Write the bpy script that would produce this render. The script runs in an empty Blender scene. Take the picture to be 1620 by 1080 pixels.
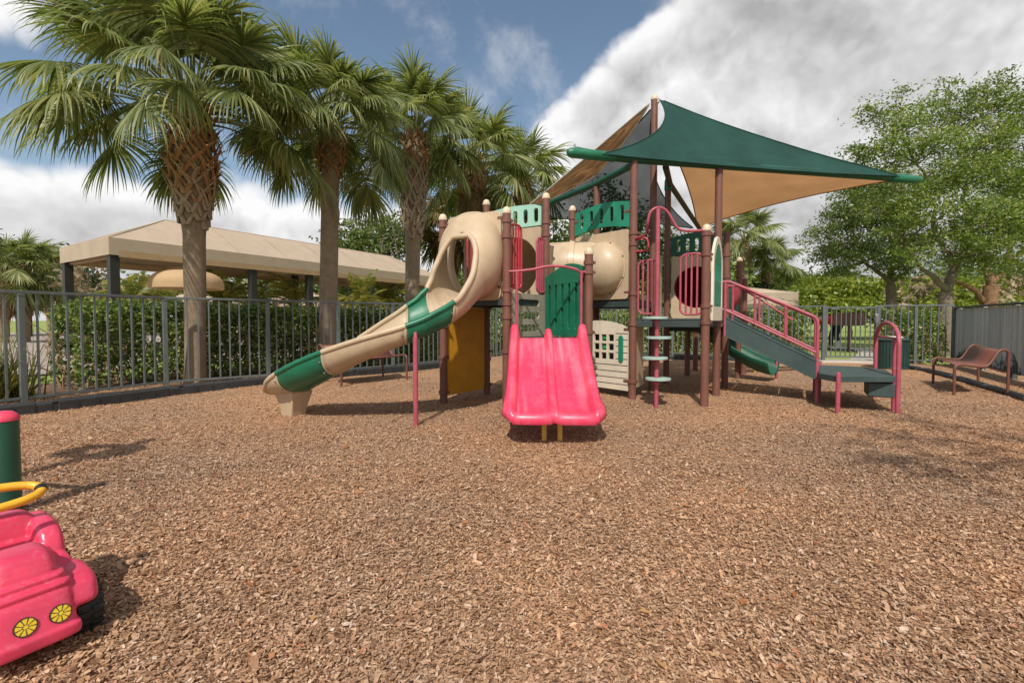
import bpy, bmesh, math, random
import numpy as np
from mathutils import Vector, Matrix, noise as mnoise
from mathutils.geometry import tessellate_polygon

sc = bpy.context.scene
COL = sc.collection
R = math.radians
random.seed(7)

# ------------------------------------------------------------------ camera, sky, sun, exposure
CAM_H, FPX, HORIZ, PITCH = 0.95, 720.0, 506.0, R(1.8)
CYP = HORIZ + FPX * math.tan(PITCH)
cam_d = bpy.data.cameras.new("camera")
cam = bpy.data.objects.new("camera", cam_d)
COL.objects.link(cam)
cam.location = (0, 0, CAM_H)
cam.rotation_euler = (R(90) - PITCH, 0, 0)
cam_d.sensor_width = 36.0
cam_d.lens = 36.0 * FPX / 1620.0
cam_d.shift_y = (CYP - 540.0) / 1620.0
cam_d.clip_start = 0.05
cam_d.clip_end = 2000
sc.camera = cam

SUN_EL, SUN_AZ = 50.0, 192.0          # azimuth clockwise from +Y: behind the camera, a little to its left
sun_d = bpy.data.lights.new("sun", 'SUN')
sun = bpy.data.objects.new("sun", sun_d)
COL.objects.link(sun)
sun_d.energy = 3.9
sun_d.angle = R(0.9)
sun_d.color = (1.0, 0.93, 0.83)
_a, _e = R(SUN_AZ), R(SUN_EL)
SUN_DIR = Vector((math.sin(_a) * math.cos(_e), math.cos(_a) * math.cos(_e), math.sin(_e)))
sun.rotation_euler = (-SUN_DIR).to_track_quat('-Z', 'Y').to_euler()

sc.view_settings.view_transform = 'Standard'
sc.view_settings.look = 'None'
sc.view_settings.gamma = 1.0
sc.view_settings.exposure = 0.17

world = bpy.data.worlds.new("World")
sc.world = world
world.use_nodes = True


def build_world():
    nt = world.node_tree
    nt.nodes.clear()
    N, L = nt.nodes, nt.links

    def new(t, **k):
        n = N.new(t)
        for a, b in k.items():
            setattr(n, a, b)
        return n

    def m(op, *ins):
        n = new('ShaderNodeMath', operation=op)
        for i, v in enumerate(ins):
            if isinstance(v, (int, float)):
                n.inputs[i].default_value = v
            else:
                L.new(v, n.inputs[i])
        return n.outputs[0]

    def sstep(v, a, b):
        n = new('ShaderNodeMapRange', interpolation_type='SMOOTHSTEP')
        L.new(v, n.inputs[0])
        n.inputs[1].default_value, n.inputs[2].default_value = a, b
        return n.outputs[0]

    def mixc(f, a, b):
        n = new('ShaderNodeMix', data_type='RGBA')
        L.new(f, n.inputs[0])
        for i, c in ((6, a), (7, b)):
            if isinstance(c, tuple):
                n.inputs[i].default_value = (*c, 1)
            else:
                L.new(c, n.inputs[i])
        return n.outputs[2]

    def fbm(vec, scale, detail, rough, offs=(0, 0, 0), st=(1, 1, 1), dist=0.0):
        mp = new('ShaderNodeMapping')
        L.new(vec, mp.inputs[0])
        mp.inputs['Location'].default_value = offs
        mp.inputs['Scale'].default_value = st
        n = new('ShaderNodeTexNoise')
        L.new(mp.outputs[0], n.inputs['Vector'])
        n.inputs['Scale'].default_value = scale
        n.inputs['Detail'].default_value = detail
        n.inputs['Roughness'].default_value = rough
        n.inputs['Distortion'].default_value = dist
        return n.outputs[0]

    tc = new('ShaderNodeTexCoord')
    d = tc.outputs['Generated']
    sx = new('ShaderNodeSeparateXYZ')
    L.new(d, sx.inputs[0])
    x, y, z = sx.outputs
    deg = 180 / math.pi
    az = m('MULTIPLY', m('ARCTAN2', x, y), deg)
    el = m('MULTIPLY', m('ARCSINE', z), deg)
    n1 = fbm(d, 3.1, 9, 0.54, (3.3, 1.2, 0.4), (1, 1, 1), 0.1)
    n2 = fbm(d, 6.0, 10, 0.6, (9.3, 4.2, 2.4), (1, 1, 1.1), 0.1)
    n3 = fbm(d, 16.0, 8, 0.6, (2.3, 7.2, 5.4), (1, 1, 1.1), 0.1)
    azb = m('ADD', 3.0, m('MULTIPLY', m('MAXIMUM', 0.0, m('SUBTRACT', el, 23.0)), 1.45))
    fr = m('DIVIDE', m('SUBTRACT', az, azb), 5.0)
    fl = m('SUBTRACT', m('DIVIDE', m('SUBTRACT', 14.0, el), 4.5), m('MAXIMUM', 0.0, m('DIVIDE', m('ADD', az, 12.0), 7.0)))
    ft = m('SUBTRACT', 0.8, m('DIVIDE', m('SQRT', m('ADD', m('POWER', m('ADD', az, 50.0), 2.0), m('MULTIPLY', 4.0, m('POWER', m('SUBTRACT', el, 25.0), 2.0)))), 9.0))
    fbk = m('SUBTRACT', m('DIVIDE', m('SUBTRACT', m('ABSOLUTE', az), 62.0), 20.0), 0.25)
    f = m('MAXIMUM', m('MAXIMUM', m('MINIMUM', fr, 1.5), m('MINIMUM', fl, 0.9)), m('MAXIMUM', m('MINIMUM', ft, 0.6), m('MINIMUM', fbk, 0.0)))
    def billow(offs):
        mp = new('ShaderNodeMapping')
        L.new(d, mp.inputs[0])
        mp.inputs['Location'].default_value = offs
        tot = None
        for sc_, amp in ((4.5, 0.55), (10.0, 0.28), (23.0, 0.15), (52.0, 0.07)):
            wn = new('ShaderNodeTexNoise')
            L.new(mp.outputs[0], wn.inputs['Vector'])
            wn.inputs['Scale'].default_value = sc_
            wn.inputs['Detail'].default_value = 0.0
            wn.inputs['Distortion'].default_value = 0.25
            v = m('MULTIPLY', m('SUBTRACT', m('ABSOLUTE', m('SUBTRACT', wn.outputs[0], 0.5)), 0.10), 4.0 * amp)
            tot = v if tot is None else m('ADD', tot, v)
        return tot

    b0 = billow((0, 0, 0))
    b1 = billow((0.012, 0, 0.035))
    lit = m('SUBTRACT', b0, b1)
    wob = m('ADD', m('MULTIPLY', m('SUBTRACT', n1, 0.5), 1.2), m('MULTIPLY', b0, 0.62))
    dens = m('ADD', f, m('ADD', wob, m('MULTIPLY', m('SUBTRACT', n3, 0.5), 0.25)))
    mask = m('MULTIPLY', sstep(dens, -0.12, 0.42), 0.97)
    wisp = m('MULTIPLY', sstep(n2, 0.52, 0.78), 0.35)
    mask = m('MAXIMUM', mask, wisp)
    core = sstep(dens, 0.35, 1.5)
    br = m('ADD', 0.90, m('MULTIPLY', core, -0.29))
    n4 = fbm(d, 2.2, 7, 0.55, (5.1, 0.2, 8.4), (1, 1, 1.3), 0.2)
    br = m('ADD', br, m('MULTIPLY', m('SUBTRACT', n4, 0.5), 0.55))
    br = m('ADD', br, m('MULTIPLY', lit, 0.40))
    br = m('ADD', br, m('MULTIPLY', b0, 0.12))
    br = m('ADD', br, m('MULTIPLY', m('SUBTRACT', n2, 0.5), 0.25))
    br = m('ADD', br, m('MULTIPLY', m('SUBTRACT', n3, 0.5), 0.12))
    br = m('ADD', br, m('MULTIPLY', sstep(el, 18, 6), -0.10))
    br = m('MINIMUM', m('MAXIMUM', br, 0.40), 0.90)
    cc = new('ShaderNodeCombineColor')
    L.new(m('MULTIPLY', br, 1.0), cc.inputs[0])
    L.new(m('MULTIPLY', br, 0.985), cc.inputs[1])
    L.new(m('MULTIPLY', br, 0.985), cc.inputs[2])
    sky = new('ShaderNodeTexSky', sky_type='NISHITA')
    sky.sun_disc = False
    sky.sun_elevation = R(SUN_EL)
    sky.sun_rotation = R(SUN_AZ)
    sky.air_density = 1.0
    sky.dust_density = 0.6
    sky.ozone_density = 1.6
    STR = 0.11
    gain = new('ShaderNodeMix', data_type='RGBA', blend_type='MULTIPLY')
    gain.inputs[0].default_value = 1.0
    L.new(sky.outputs[0], gain.inputs[6])
    gain.inputs[7].default_value = (1.22, 1.15, 1.02, 1)
    cs = new('ShaderNodeMix', data_type='RGBA', blend_type='MULTIPLY')
    cs.inputs[0].default_value = 1.0
    L.new(cc.outputs[0], cs.inputs[6])
    cs.inputs[7].default_value = (1 / STR,) * 3 + (1,)
    col = mixc(mask, gain.outputs[2], cs.outputs[2])
    bg = new('ShaderNodeBackground')
    bg.inputs['Strength'].default_value = STR
    L.new(col, bg.inputs['Color'])
    out = new('ShaderNodeOutputWorld')
    L.new(bg.outputs[0], out.inputs[0])


build_world()


# ------------------------------------------------------------------ pixel to world (photograph pixels, 1620 x 1080)
_F = Vector((0, math.cos(PITCH), -math.sin(PITCH)))
_U = Vector((0, math.sin(PITCH), math.cos(PITCH)))


def ray(px, py):
    return Vector((1, 0, 0)) * ((px - 810) / FPX) + _U * (-(py - CYP) / FPX) + _F


def at(px, py, h=0.0):
    d = ray(px, py)
    t = (h - CAM_H) / d.z
    return Vector((d.x * t, d.y * t, h))


def atY(px, py, Y):
    d = ray(px, py)
    return Vector((0, 0, CAM_H)) + d * (Y / d.y)


def ground_z(x, y):
    z = 0.026 * mnoise.noise(Vector((x * 0.55, y * 0.55, 0.3))) + 0.014 * mnoise.noise(Vector((x * 1.7, y * 1.7, 4.3)))
    for hx, hy, r, k in ((0.3, 3.15, 0.45, 0.045), (-2.55, 4.75, 0.4, 0.04), (1.58, 4.9, 0.35, 0.03), (3.9, 4.7, 0.5, 0.025)):
        z -= k * math.exp(-((x - hx) ** 2 + (y - hy) ** 2) / (r * r))
    return z


# ------------------------------------------------------------------ materials
MATS = {}


def _nt(name):
    m = bpy.data.materials.new(name)
    m.use_nodes = True
    nt = m.node_tree
    b = nt.nodes['Principled BSDF']
    return m, nt, b


def _noise(nt, scale, detail=4, rough=0.6, vec=None, st=None):
    n = nt.nodes.new('ShaderNodeTexNoise')
    n.inputs['Scale'].default_value = scale
    n.inputs['Detail'].default_value = detail
    n.inputs['Roughness'].default_value = rough
    if vec is None:
        t = nt.nodes.new('ShaderNodeTexCoord')
        vec = t.outputs['Object']
    if st:
        mp = nt.nodes.new('ShaderNodeMapping')
        mp.inputs['Scale'].default_value = st
        nt.links.new(vec, mp.inputs[0])
        vec = mp.outputs[0]
    nt.links.new(vec, n.inputs['Vector'])
    return n.outputs[0]


def _ramp(nt, fac, stops):
    r = nt.nodes.new('ShaderNodeValToRGB')
    nt.links.new(fac, r.inputs[0])
    e = r.color_ramp.elements
    while len(e) < len(stops):
        e.new(0.5)
    for i, (p, c) in enumerate(stops):
        e[i].position = p
        e[i].color = (*c, 1)
    return r.outputs[0]


def _mix(nt, fac, a, b, blend='MIX'):
    n = nt.nodes.new('ShaderNodeMix')
    n.data_type = 'RGBA'
    n.blend_type = blend
    for i, v in ((0, fac), (6, a), (7, b)):
        if isinstance(v, tuple):
            n.inputs[i].default_value = (*v, 1)
        elif isinstance(v, (int, float)):
            n.inputs[i].default_value = v
        else:
            nt.links.new(v, n.inputs[i])
    return n.outputs[2]


def _bump(nt, b, height, strength, dist=0.01):
    n = nt.nodes.new('ShaderNodeBump')
    n.inputs['Strength'].default_value = strength
    n.inputs['Distance'].default_value = dist
    nt.links.new(height, n.inputs['Height'])
    nt.links.new(n.outputs[0], b.inputs['Normal'])


def sh(c, k):
    return tuple(min(1, x * k) for x in c)


def plastic(name, col, rough=0.42, wear=0.25, dirt=None, scale=5.0, bump=0.06, streak=False, coat=0.0, grime=0.4):
    m, nt, b = _nt(name)
    n1 = _noise(nt, scale, 6, 0.65)
    n2 = _noise(nt, scale * 9, 5, 0.7, st=(1, 1, 0.25) if streak else None)
    c = _ramp(nt, n1, [(0.3, sh(col, 1 - wear)), (0.7, sh(col, 1 + wear * 0.5))])
    g = sum(col) / 3
    fade = tuple(min(1, x * 0.75 + g * 0.3 + 0.03) for x in col)
    f = _ramp(nt, n2, [(0.5, (0, 0, 0)), (0.85, (0.55, 0.55, 0.55))])
    c = _mix(nt, f, c, fade)
    ns = _noise(nt, 1.0, 5, 0.65, st=(9, 9, 0.7))
    c = _mix(nt, _ramp(nt, ns, [(0.52, (0, 0, 0)), (0.74, (grime,) * 3)]), c, tuple(x * 0.62 + 0.012 for x in col))
    if dirt:
        n3 = _noise(nt, scale * 2.3, 8, 0.75)
        f3 = _ramp(nt, n3, [(0.56, (0, 0, 0)), (0.75, (0.7, 0.7, 0.7))])
        c = _mix(nt, f3, c, dirt)
    nt.links.new(c, b.inputs['Base Color'])
    rr = _ramp(nt, n1, [(0.3, (rough - 0.08,) * 3), (0.75, (rough + 0.16,) * 3)])
    nt.links.new(rr, b.inputs['Roughness'])
    if coat:
        b.inputs['Coat Weight'].default_value = coat
        b.inputs['Coat Roughness'].default_value = 0.25
    if bump:
        _bump(nt, b, n2, bump, 0.01)
    MATS[name] = m
    return m


def leafmat(name, stops, trans=0.35, rough=0.5):
    m, nt, b = _nt(name)
    g = nt.nodes.new('ShaderNodeNewGeometry')
    c = _ramp(nt, g.outputs['Random Per Island'], stops)
    n = _noise(nt, 0.9, 3, 0.5)
    v = _ramp(nt, n, [(0.3, (0.7, 0.72, 0.7)), (0.7, (1.2, 1.15, 1.0))])
    c = _mix(nt, 1.0, c, v, 'MULTIPLY')
    nt.links.new(c, b.inputs['Base Color'])
    b.inputs['Roughness'].default_value = rough
    tr = nt.nodes.new('ShaderNodeBsdfTranslucent')
    c2 = _mix(nt, 1.0, c, (1.25, 1.3, 0.7), 'MULTIPLY')
    nt.links.new(c2, tr.inputs[0])
    mx = nt.nodes.new('ShaderNodeMixShader')
    mx.inputs[0].default_value = trans
    nt.links.new(b.outputs[0], mx.inputs[1])
    nt.links.new(tr.outputs[0], mx.inputs[2])
    nt.links.new(mx.outputs[0], nt.nodes['Material Output'].inputs[0])
    MATS[name] = m
    return m


def fabric(name, col, trans=0.3, see=0.0, weave=220, rough=0.85, var=0.12, dirt=None):
    m, nt, b = _nt(name)
    n1 = _noise(nt, 1.6, 5, 0.6)
    n2 = _noise(nt, weave, 2, 0.5)
    c = _ramp(nt, n1, [(0.3, sh(col, 1 - var)), (0.7, sh(col, 1 + var))])
    c = _mix(nt, _ramp(nt, n2, [(0.35, (0.35,) * 3), (0.65, (0, 0, 0))]), c, sh(col, 0.6))
    if dirt:
        n3 = _noise(nt, 2.2, 7, 0.7, st=(1, 1, 0.4))
        c = _mix(nt, _ramp(nt, n3, [(0.5, (0, 0, 0)), (0.8, (0.6,) * 3)]), c, dirt)
    nt.links.new(c, b.inputs['Base Color'])
    b.inputs['Roughness'].default_value = rough
    b.inputs['Specular IOR Level'].default_value = 0.2
    tr = nt.nodes.new('ShaderNodeBsdfTranslucent')
    nt.links.new(c, tr.inputs[0])
    mx = nt.nodes.new('ShaderNodeMixShader')
    mx.inputs[0].default_value = trans
    nt.links.new(b.outputs[0], mx.inputs[1])
    nt.links.new(tr.outputs[0], mx.inputs[2])
    o = mx.outputs[0]
    if see > 0:
        tp = nt.nodes.new('ShaderNodeBsdfTransparent')
        m2 = nt.nodes.new('ShaderNodeMixShader')
        m2.inputs[0].default_value = see
        nt.links.new(o, m2.inputs[1])
        nt.links.new(tp.outputs[0], m2.inputs[2])
        o = m2.outputs[0]
    nt.links.new(o, nt.nodes['Material Output'].inputs[0])
    MATS[name] = m
    return m


TAN = plastic('tan_plastic', (0.51, 0.390, 0.258), 0.44, 0.17, (0.42, 0.29, 0.17), 3.0)
GREEN = plastic('green_plastic', (0.006, 0.150, 0.078), 0.38, 0.3, (0.05, 0.2, 0.12), 4.0)
DGREEN = plastic('dark_green_plastic', (0.006, 0.085, 0.05), 0.45, 0.3, None, 5.0)
TEALG = plastic('green_panel_plastic', (0.012, 0.22, 0.13), 0.4, 0.25, None, 4.0)
PALE = plastic('pale_green_plastic', (0.33, 0.58, 0.47), 0.5, 0.12, None, 4.0)
PINK = plastic('faded_red_plastic', (0.76, 0.060, 0.125), 0.36, 0.18, (0.78, 0.22, 0.26), 2.2, 0.04)
PIPE = plastic('pink_pipe_paint', (0.40, 0.075, 0.110), 0.45, 0.22, (0.48, 0.19, 0.21), 9.0)
REDPIPE = plastic('red_pipe_paint', (0.45, 0.03, 0.05), 0.35, 0.2, (0.5, 0.2, 0.25), 9.0)
BROWN = plastic('brown_post_paint', (0.175, 0.072, 0.050), 0.5, 0.2, (0.24, 0.13, 0.10), 6.0, 0.05, True)
CAPM = plastic('tan_cap_plastic', (0.62, 0.50, 0.36), 0.5, 0.15, None, 8.0)
DECKM = plastic('dark_deck_coating', (0.035, 0.055, 0.055), 0.55, 0.25, (0.07, 0.09, 0.09), 7.0, 0.15)
SLATE = plastic('slate_green_panel', (0.040, 0.072, 0.070), 0.55, 0.2, (0.07, 0.10, 0.095), 2.5, 0.03, True)
GREYP = plastic('grey_panel_plastic', (0.36, 0.32, 0.25), 0.55, 0.15, (0.25, 0.21, 0.16), 5.0)
SIDING = plastic('cream_siding_plastic', (0.68, 0.61, 0.49), 0.55, 0.12, (0.45, 0.36, 0.25), 4.0)
YELLOW = plastic('yellow_panel_plastic', (0.62, 0.30, 0.012), 0.5, 0.2, (0.3, 0.14, 0.01), 4.5)
YPOST = plastic('yellow_leg_paint', (0.62, 0.42, 0.08), 0.5, 0.2, None, 6.0)
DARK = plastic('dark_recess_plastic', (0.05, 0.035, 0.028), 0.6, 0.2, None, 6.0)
FENCEM = plastic('grey_fence_paint', (0.115, 0.137, 0.138), 0.5, 0.2, (0.24, 0.25, 0.24), 6.0, 0.05, True)
BORDERM = plastic('black_border_plastic', (0.028, 0.030, 0.033), 0.55, 0.3, (0.10, 0.08, 0.065), 6.0, 0.2)
BENCHM = plastic('red_brown_bench_coating', (0.165, 0.062, 0.042), 0.5, 0.2, None, 8.0)
TRASHM = plastic('green_bin_paint', (0.018, 0.055, 0.048), 0.45, 0.2, None, 6.0)
WHITEP = plastic('white_plastic', (0.75, 0.75, 0.72), 0.45, 0.08, None, 8.0)
BLACKP = plastic('black_rubber', (0.012, 0.012, 0.013), 0.55, 0.3, (0.10, 0.075, 0.055), 14.0, 0.2)
STEEL = plastic('galvanised_steel', (0.42, 0.42, 0.42), 0.35, 0.15, None, 12.0)
STEEL.node_tree.nodes['Principled BSDF'].inputs['Metallic'].default_value = 0.8
TOYRED = plastic('toy_car_plastic', (0.68, 0.045, 0.110), 0.33, 0.2, (0.66, 0.20, 0.27), 9.0, 0.05, coat=0.15, grime=0.5)
TOYYEL = plastic('toy_yellow_plastic', (0.80, 0.42, 0.02), 0.38, 0.15, (0.45, 0.22, 0.02), 10.0)
STICKY = plastic('sticker_yellow', (0.72, 0.50, 0.02), 0.5, 0.1, None, 20.0, 0.0)
STICKB = plastic('sticker_black', (0.02, 0.018, 0.015), 0.5, 0.1, None, 20.0, 0.0)
POSTGREEN = plastic('dark_green_post_paint', (0.012, 0.085, 0.055), 0.32, 0.2, None, 6.0)
CANVAS = fabric('tan_canvas', (0.54, 0.435, 0.33), 0.16, 0, 60, 0.85, 0.08, (0.42, 0.33, 0.25))
SAILG = fabric('green_shade_cloth', (0.028, 0.086, 0.074), 0.28, 0.0, 150, 0.85, 0.22)
SAILT = fabric('tan_shade_cloth', (0.50, 0.27, 0.12), 0.62, 0.0, 150)
SAILM = fabric('dark_green_shade_mesh', (0.012, 0.036, 0.033), 0.12, 0.15, 150)
WHITEW = fabric('white_webbing', (0.7, 0.7, 0.68), 0.2)
CONC = plastic('concrete', (0.42, 0.38, 0.33), 0.85, 0.18, (0.3, 0.26, 0.22), 3.0, 0.2)
PAVE = plastic('paving', (0.36, 0.30, 0.26), 0.85, 0.18, (0.26, 0.22, 0.19), 1.5, 0.2)
POSTD = plastic('dark_bronze_post', (0.022, 0.022, 0.020), 0.5, 0.25, None, 5.0)
SIGNB = plastic('brown_sign_plastic', (0.115, 0.045, 0.035), 0.55, 0.12, None, 6.0)
BARK = plastic('grey_brown_bark', (0.20, 0.155, 0.115), 0.9, 0.35, (0.09, 0.07, 0.05), 7.0, 0.6, True)
BARKR = plastic('reddish_bark', (0.26, 0.14, 0.08), 0.9, 0.35, (0.12, 0.07, 0.045), 7.0, 0.6, True)
TWIG = plastic('hedge_twig', (0.34, 0.21, 0.12), 0.85, 0.3, None, 9.0)
PTRUNK = plastic('palm_trunk_bark', (0.29, 0.22, 0.15), 0.95, 0.30, (0.12, 0.09, 0.065), 11.0, 0.9)
BOOTB = plastic('brown_boot_fibre', (0.37, 0.195, 0.092), 0.9, 0.45, (0.14, 0.07, 0.035), 9.0, 0.6)
BOOTG = plastic('grey_boot_fibre', (0.36, 0.28, 0.21), 0.9, 0.35, (0.15, 0.11, 0.085), 9.0, 0.6)
DEADF = plastic('dead_frond', (0.26, 0.20, 0.15), 0.9, 0.3, None, 9.0, 0.3)
SKIN = plastic('skin', (0.45, 0.25, 0.17), 0.55, 0.08)
SHIRT = plastic('red_shirt_cloth', (0.72, 0.025, 0.035), 0.85, 0.15)
PANTS = plastic('black_trouser_cloth', (0.02, 0.018, 0.025), 0.85, 0.15)
SOCK = plastic('pale_grey_cloth', (0.6, 0.58, 0.6), 0.85, 0.12)

PALML = leafmat('palm_leaf', [(0.0, (0.085, 0.115, 0.040)), (0.35, (0.190, 0.235, 0.088)), (0.75, (0.275, 0.320, 0.145)), (1.0, (0.44, 0.42, 0.21))], 0.42, 0.42)
PALMY = leafmat('yellow_palm_leaf', [(0.0, (0.09, 0.12, 0.025)), (0.5, (0.21, 0.24, 0.05)), (1.0, (0.40, 0.30, 0.07))], 0.4, 0.45)
PALMD = leafmat('old_palm_leaf', [(0.0, (0.06, 0.06, 0.02)), (0.5, (0.17, 0.13, 0.045)), (1.0, (0.26, 0.15, 0.05))], 0.3, 0.5)
OAKL = leafmat('oak_leaf', [(0.0, (0.060, 0.105, 0.026)), (0.5, (0.130, 0.200, 0.050)), (1.0, (0.26, 0.285, 0.090))], 0.35, 0.4)
OAKB = leafmat('bright_oak_leaf', [(0.0, (0.075, 0.130, 0.028)), (0.5, (0.180, 0.268, 0.058)), (1.0, (0.37, 0.40, 0.13))], 0.38, 0.4)
DARKL = leafmat('dark_leaf', [(0.0, (0.020, 0.040, 0.014)), (0.6, (0.050, 0.085, 0.026)), (1.0, (0.10, 0.13, 0.045))], 0.3, 0.4)
HEDGEL = leafmat('hedge_leaf', [(0.0, (0.06, 0.11, 0.030)), (0.5, (0.155, 0.24, 0.060)), (0.88, (0.29, 0.36, 0.10)), (1.0, (0.46, 0.42, 0.14))], 0.3, 0.48)
LIMEL = leafmat('lime_hedge_leaf', [(0.0, (0.08, 0.13, 0.015)), (0.5, (0.20, 0.27, 0.03)), (1.0, (0.34, 0.36, 0.05))], 0.4, 0.45)
YUCCA = leafmat('grassy_leaf', [(0.0, (0.07, 0.09, 0.02)), (0.5, (0.17, 0.18, 0.045)), (1.0, (0.32, 0.27, 0.09))], 0.3, 0.4)
CROTON = leafmat('croton_leaf', [(0.0, (0.05, 0.09, 0.02)), (0.5, (0.25, 0.22, 0.03)), (1.0, (0.42, 0.14, 0.03))], 0.35, 0.35)
DEADT = leafmat('dry_twig_mass', [(0.0, (0.16, 0.12, 0.08)), (0.5, (0.30, 0.23, 0.16)), (1.0, (0.42, 0.34, 0.26))], 0.1, 0.8)


def chip_material():
    m, nt, b = _nt('wood_chip')
    g = nt.nodes.new('ShaderNodeNewGeometry')
    c = _ramp(nt, g.outputs['Random Per Island'],
              [(0.0, (0.16, 0.082, 0.045)), (0.16, (0.30, 0.165, 0.092)), (0.50, (0.50, 0.305, 0.180)),
               (0.78, (0.60, 0.395, 0.248)), (0.93, (0.68, 0.51, 0.37)), (0.96, (0.48, 0.17, 0.070)), (1.0, (0.74, 0.62, 0.50))])
    n = _noise(nt, 90, 3, 0.6, st=(1, 1, 1))
    c = _mix(nt, _ramp(nt, n, [(0.4, (0.45,) * 3), (0.65, (0, 0, 0))]), c, (0.17, 0.09, 0.05))
    n2 = _noise(nt, 0.5, 4, 0.6)
    v = _ramp(nt, n2, [(0.33, (0.80, 0.84, 0.90)), (0.65, (1.1, 1.02, 0.94))])
    c = _mix(nt, 1.0, c, v, 'MULTIPLY')
    nt.links.new(c, b.inputs['Base Color'])
    b.inputs['Roughness'].default_value = 0.85
    b.inputs['Specular IOR Level'].default_value = 0.25
    return m


CHIPM = chip_material()


def mulch_material():
    m, nt, b = _nt('mulch')
    tc = nt.nodes.new('ShaderNodeTexCoord')
    cols, hs = [], []
    for ang, sc_, off in ((0.6, 62.0, 0.0), (-0.9, 75.0, 3.1)):
        mp = nt.nodes.new('ShaderNodeMapping')
        mp.inputs['Rotation'].default_value = (0, 0, ang)
        mp.inputs['Location'].default_value = (off, off * 2, 0)
        mp.inputs['Scale'].default_value = (1.0, 2.3, 1.0)
        nt.links.new(tc.outputs['Object'], mp.inputs[0])
        vo = nt.nodes.new('ShaderNodeTexVoronoi')
        vo.inputs['Scale'].default_value = sc_
        vo.inputs['Randomness'].default_value = 1.0
        nt.links.new(mp.outputs[0], vo.inputs['Vector'])
        sp = nt.nodes.new('ShaderNodeSeparateColor')
        nt.links.new(vo.outputs['Color'], sp.inputs[0])
        cols.append(_ramp(nt, sp.outputs[0], [(0.0, (0.18, 0.095, 0.052)), (0.3, (0.33, 0.188, 0.106)), (0.65, (0.50, 0.305, 0.180)), (0.9, (0.60, 0.40, 0.25)), (1.0, (0.68, 0.52, 0.38))]))
        hs.append((sp.outputs[1], vo.outputs['Distance']))
    sel = nt.nodes.new('ShaderNodeMath')
    sel.operation = 'GREATER_THAN'
    nt.links.new(hs[0][0], sel.inputs[0])
    nt.links.new(hs[1][0], sel.inputs[1])
    c = _mix(nt, sel.outputs[0], cols[0], cols[1])
    n2 = _noise(nt, 0.5, 4, 0.6)
    c = _mix(nt, 1.0, c, _ramp(nt, n2, [(0.33, (0.80, 0.84, 0.90)), (0.65, (1.1, 1.02, 0.94))]), 'MULTIPLY')
    nt.links.new(c, b.inputs['Base Color'])
    b.inputs['Roughness'].default_value = 0.9
    b.inputs['Specular IOR Level'].default_value = 0.2
    hm = nt.nodes.new('ShaderNodeMath')
    hm.operation = 'MAXIMUM'
    nt.links.new(hs[0][0], hm.inputs[0])
    nt.links.new(hs[1][0], hm.inputs[1])
    _bump(nt, b, hm.outputs[0], 0.8, 0.012)
    return m


MULCHM = mulch_material()


def lawn_material():
    m, nt, b = _nt('lawn')
    n1 = _noise(nt, 0.35, 5, 0.6)
    n2 = _noise(nt, 60, 3, 0.7)
    c = _ramp(nt, n1, [(0.3, (0.20, 0.27, 0.05)), (0.7, (0.34, 0.40, 0.09))])
    c = _mix(nt, _ramp(nt, n2, [(0.35, (0.6,) * 3), (0.65, (0, 0, 0))]), c, (0.11, 0.16, 0.03))
    nt.links.new(c, b.inputs['Base Color'])
    b.inputs['Roughness'].default_value = 0.9
    _bump(nt, b, n2, 0.6, 0.02)
    return m


LAWNM = lawn_material()


# ------------------------------------------------------------------ mesh helpers
ORG = {}


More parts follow.
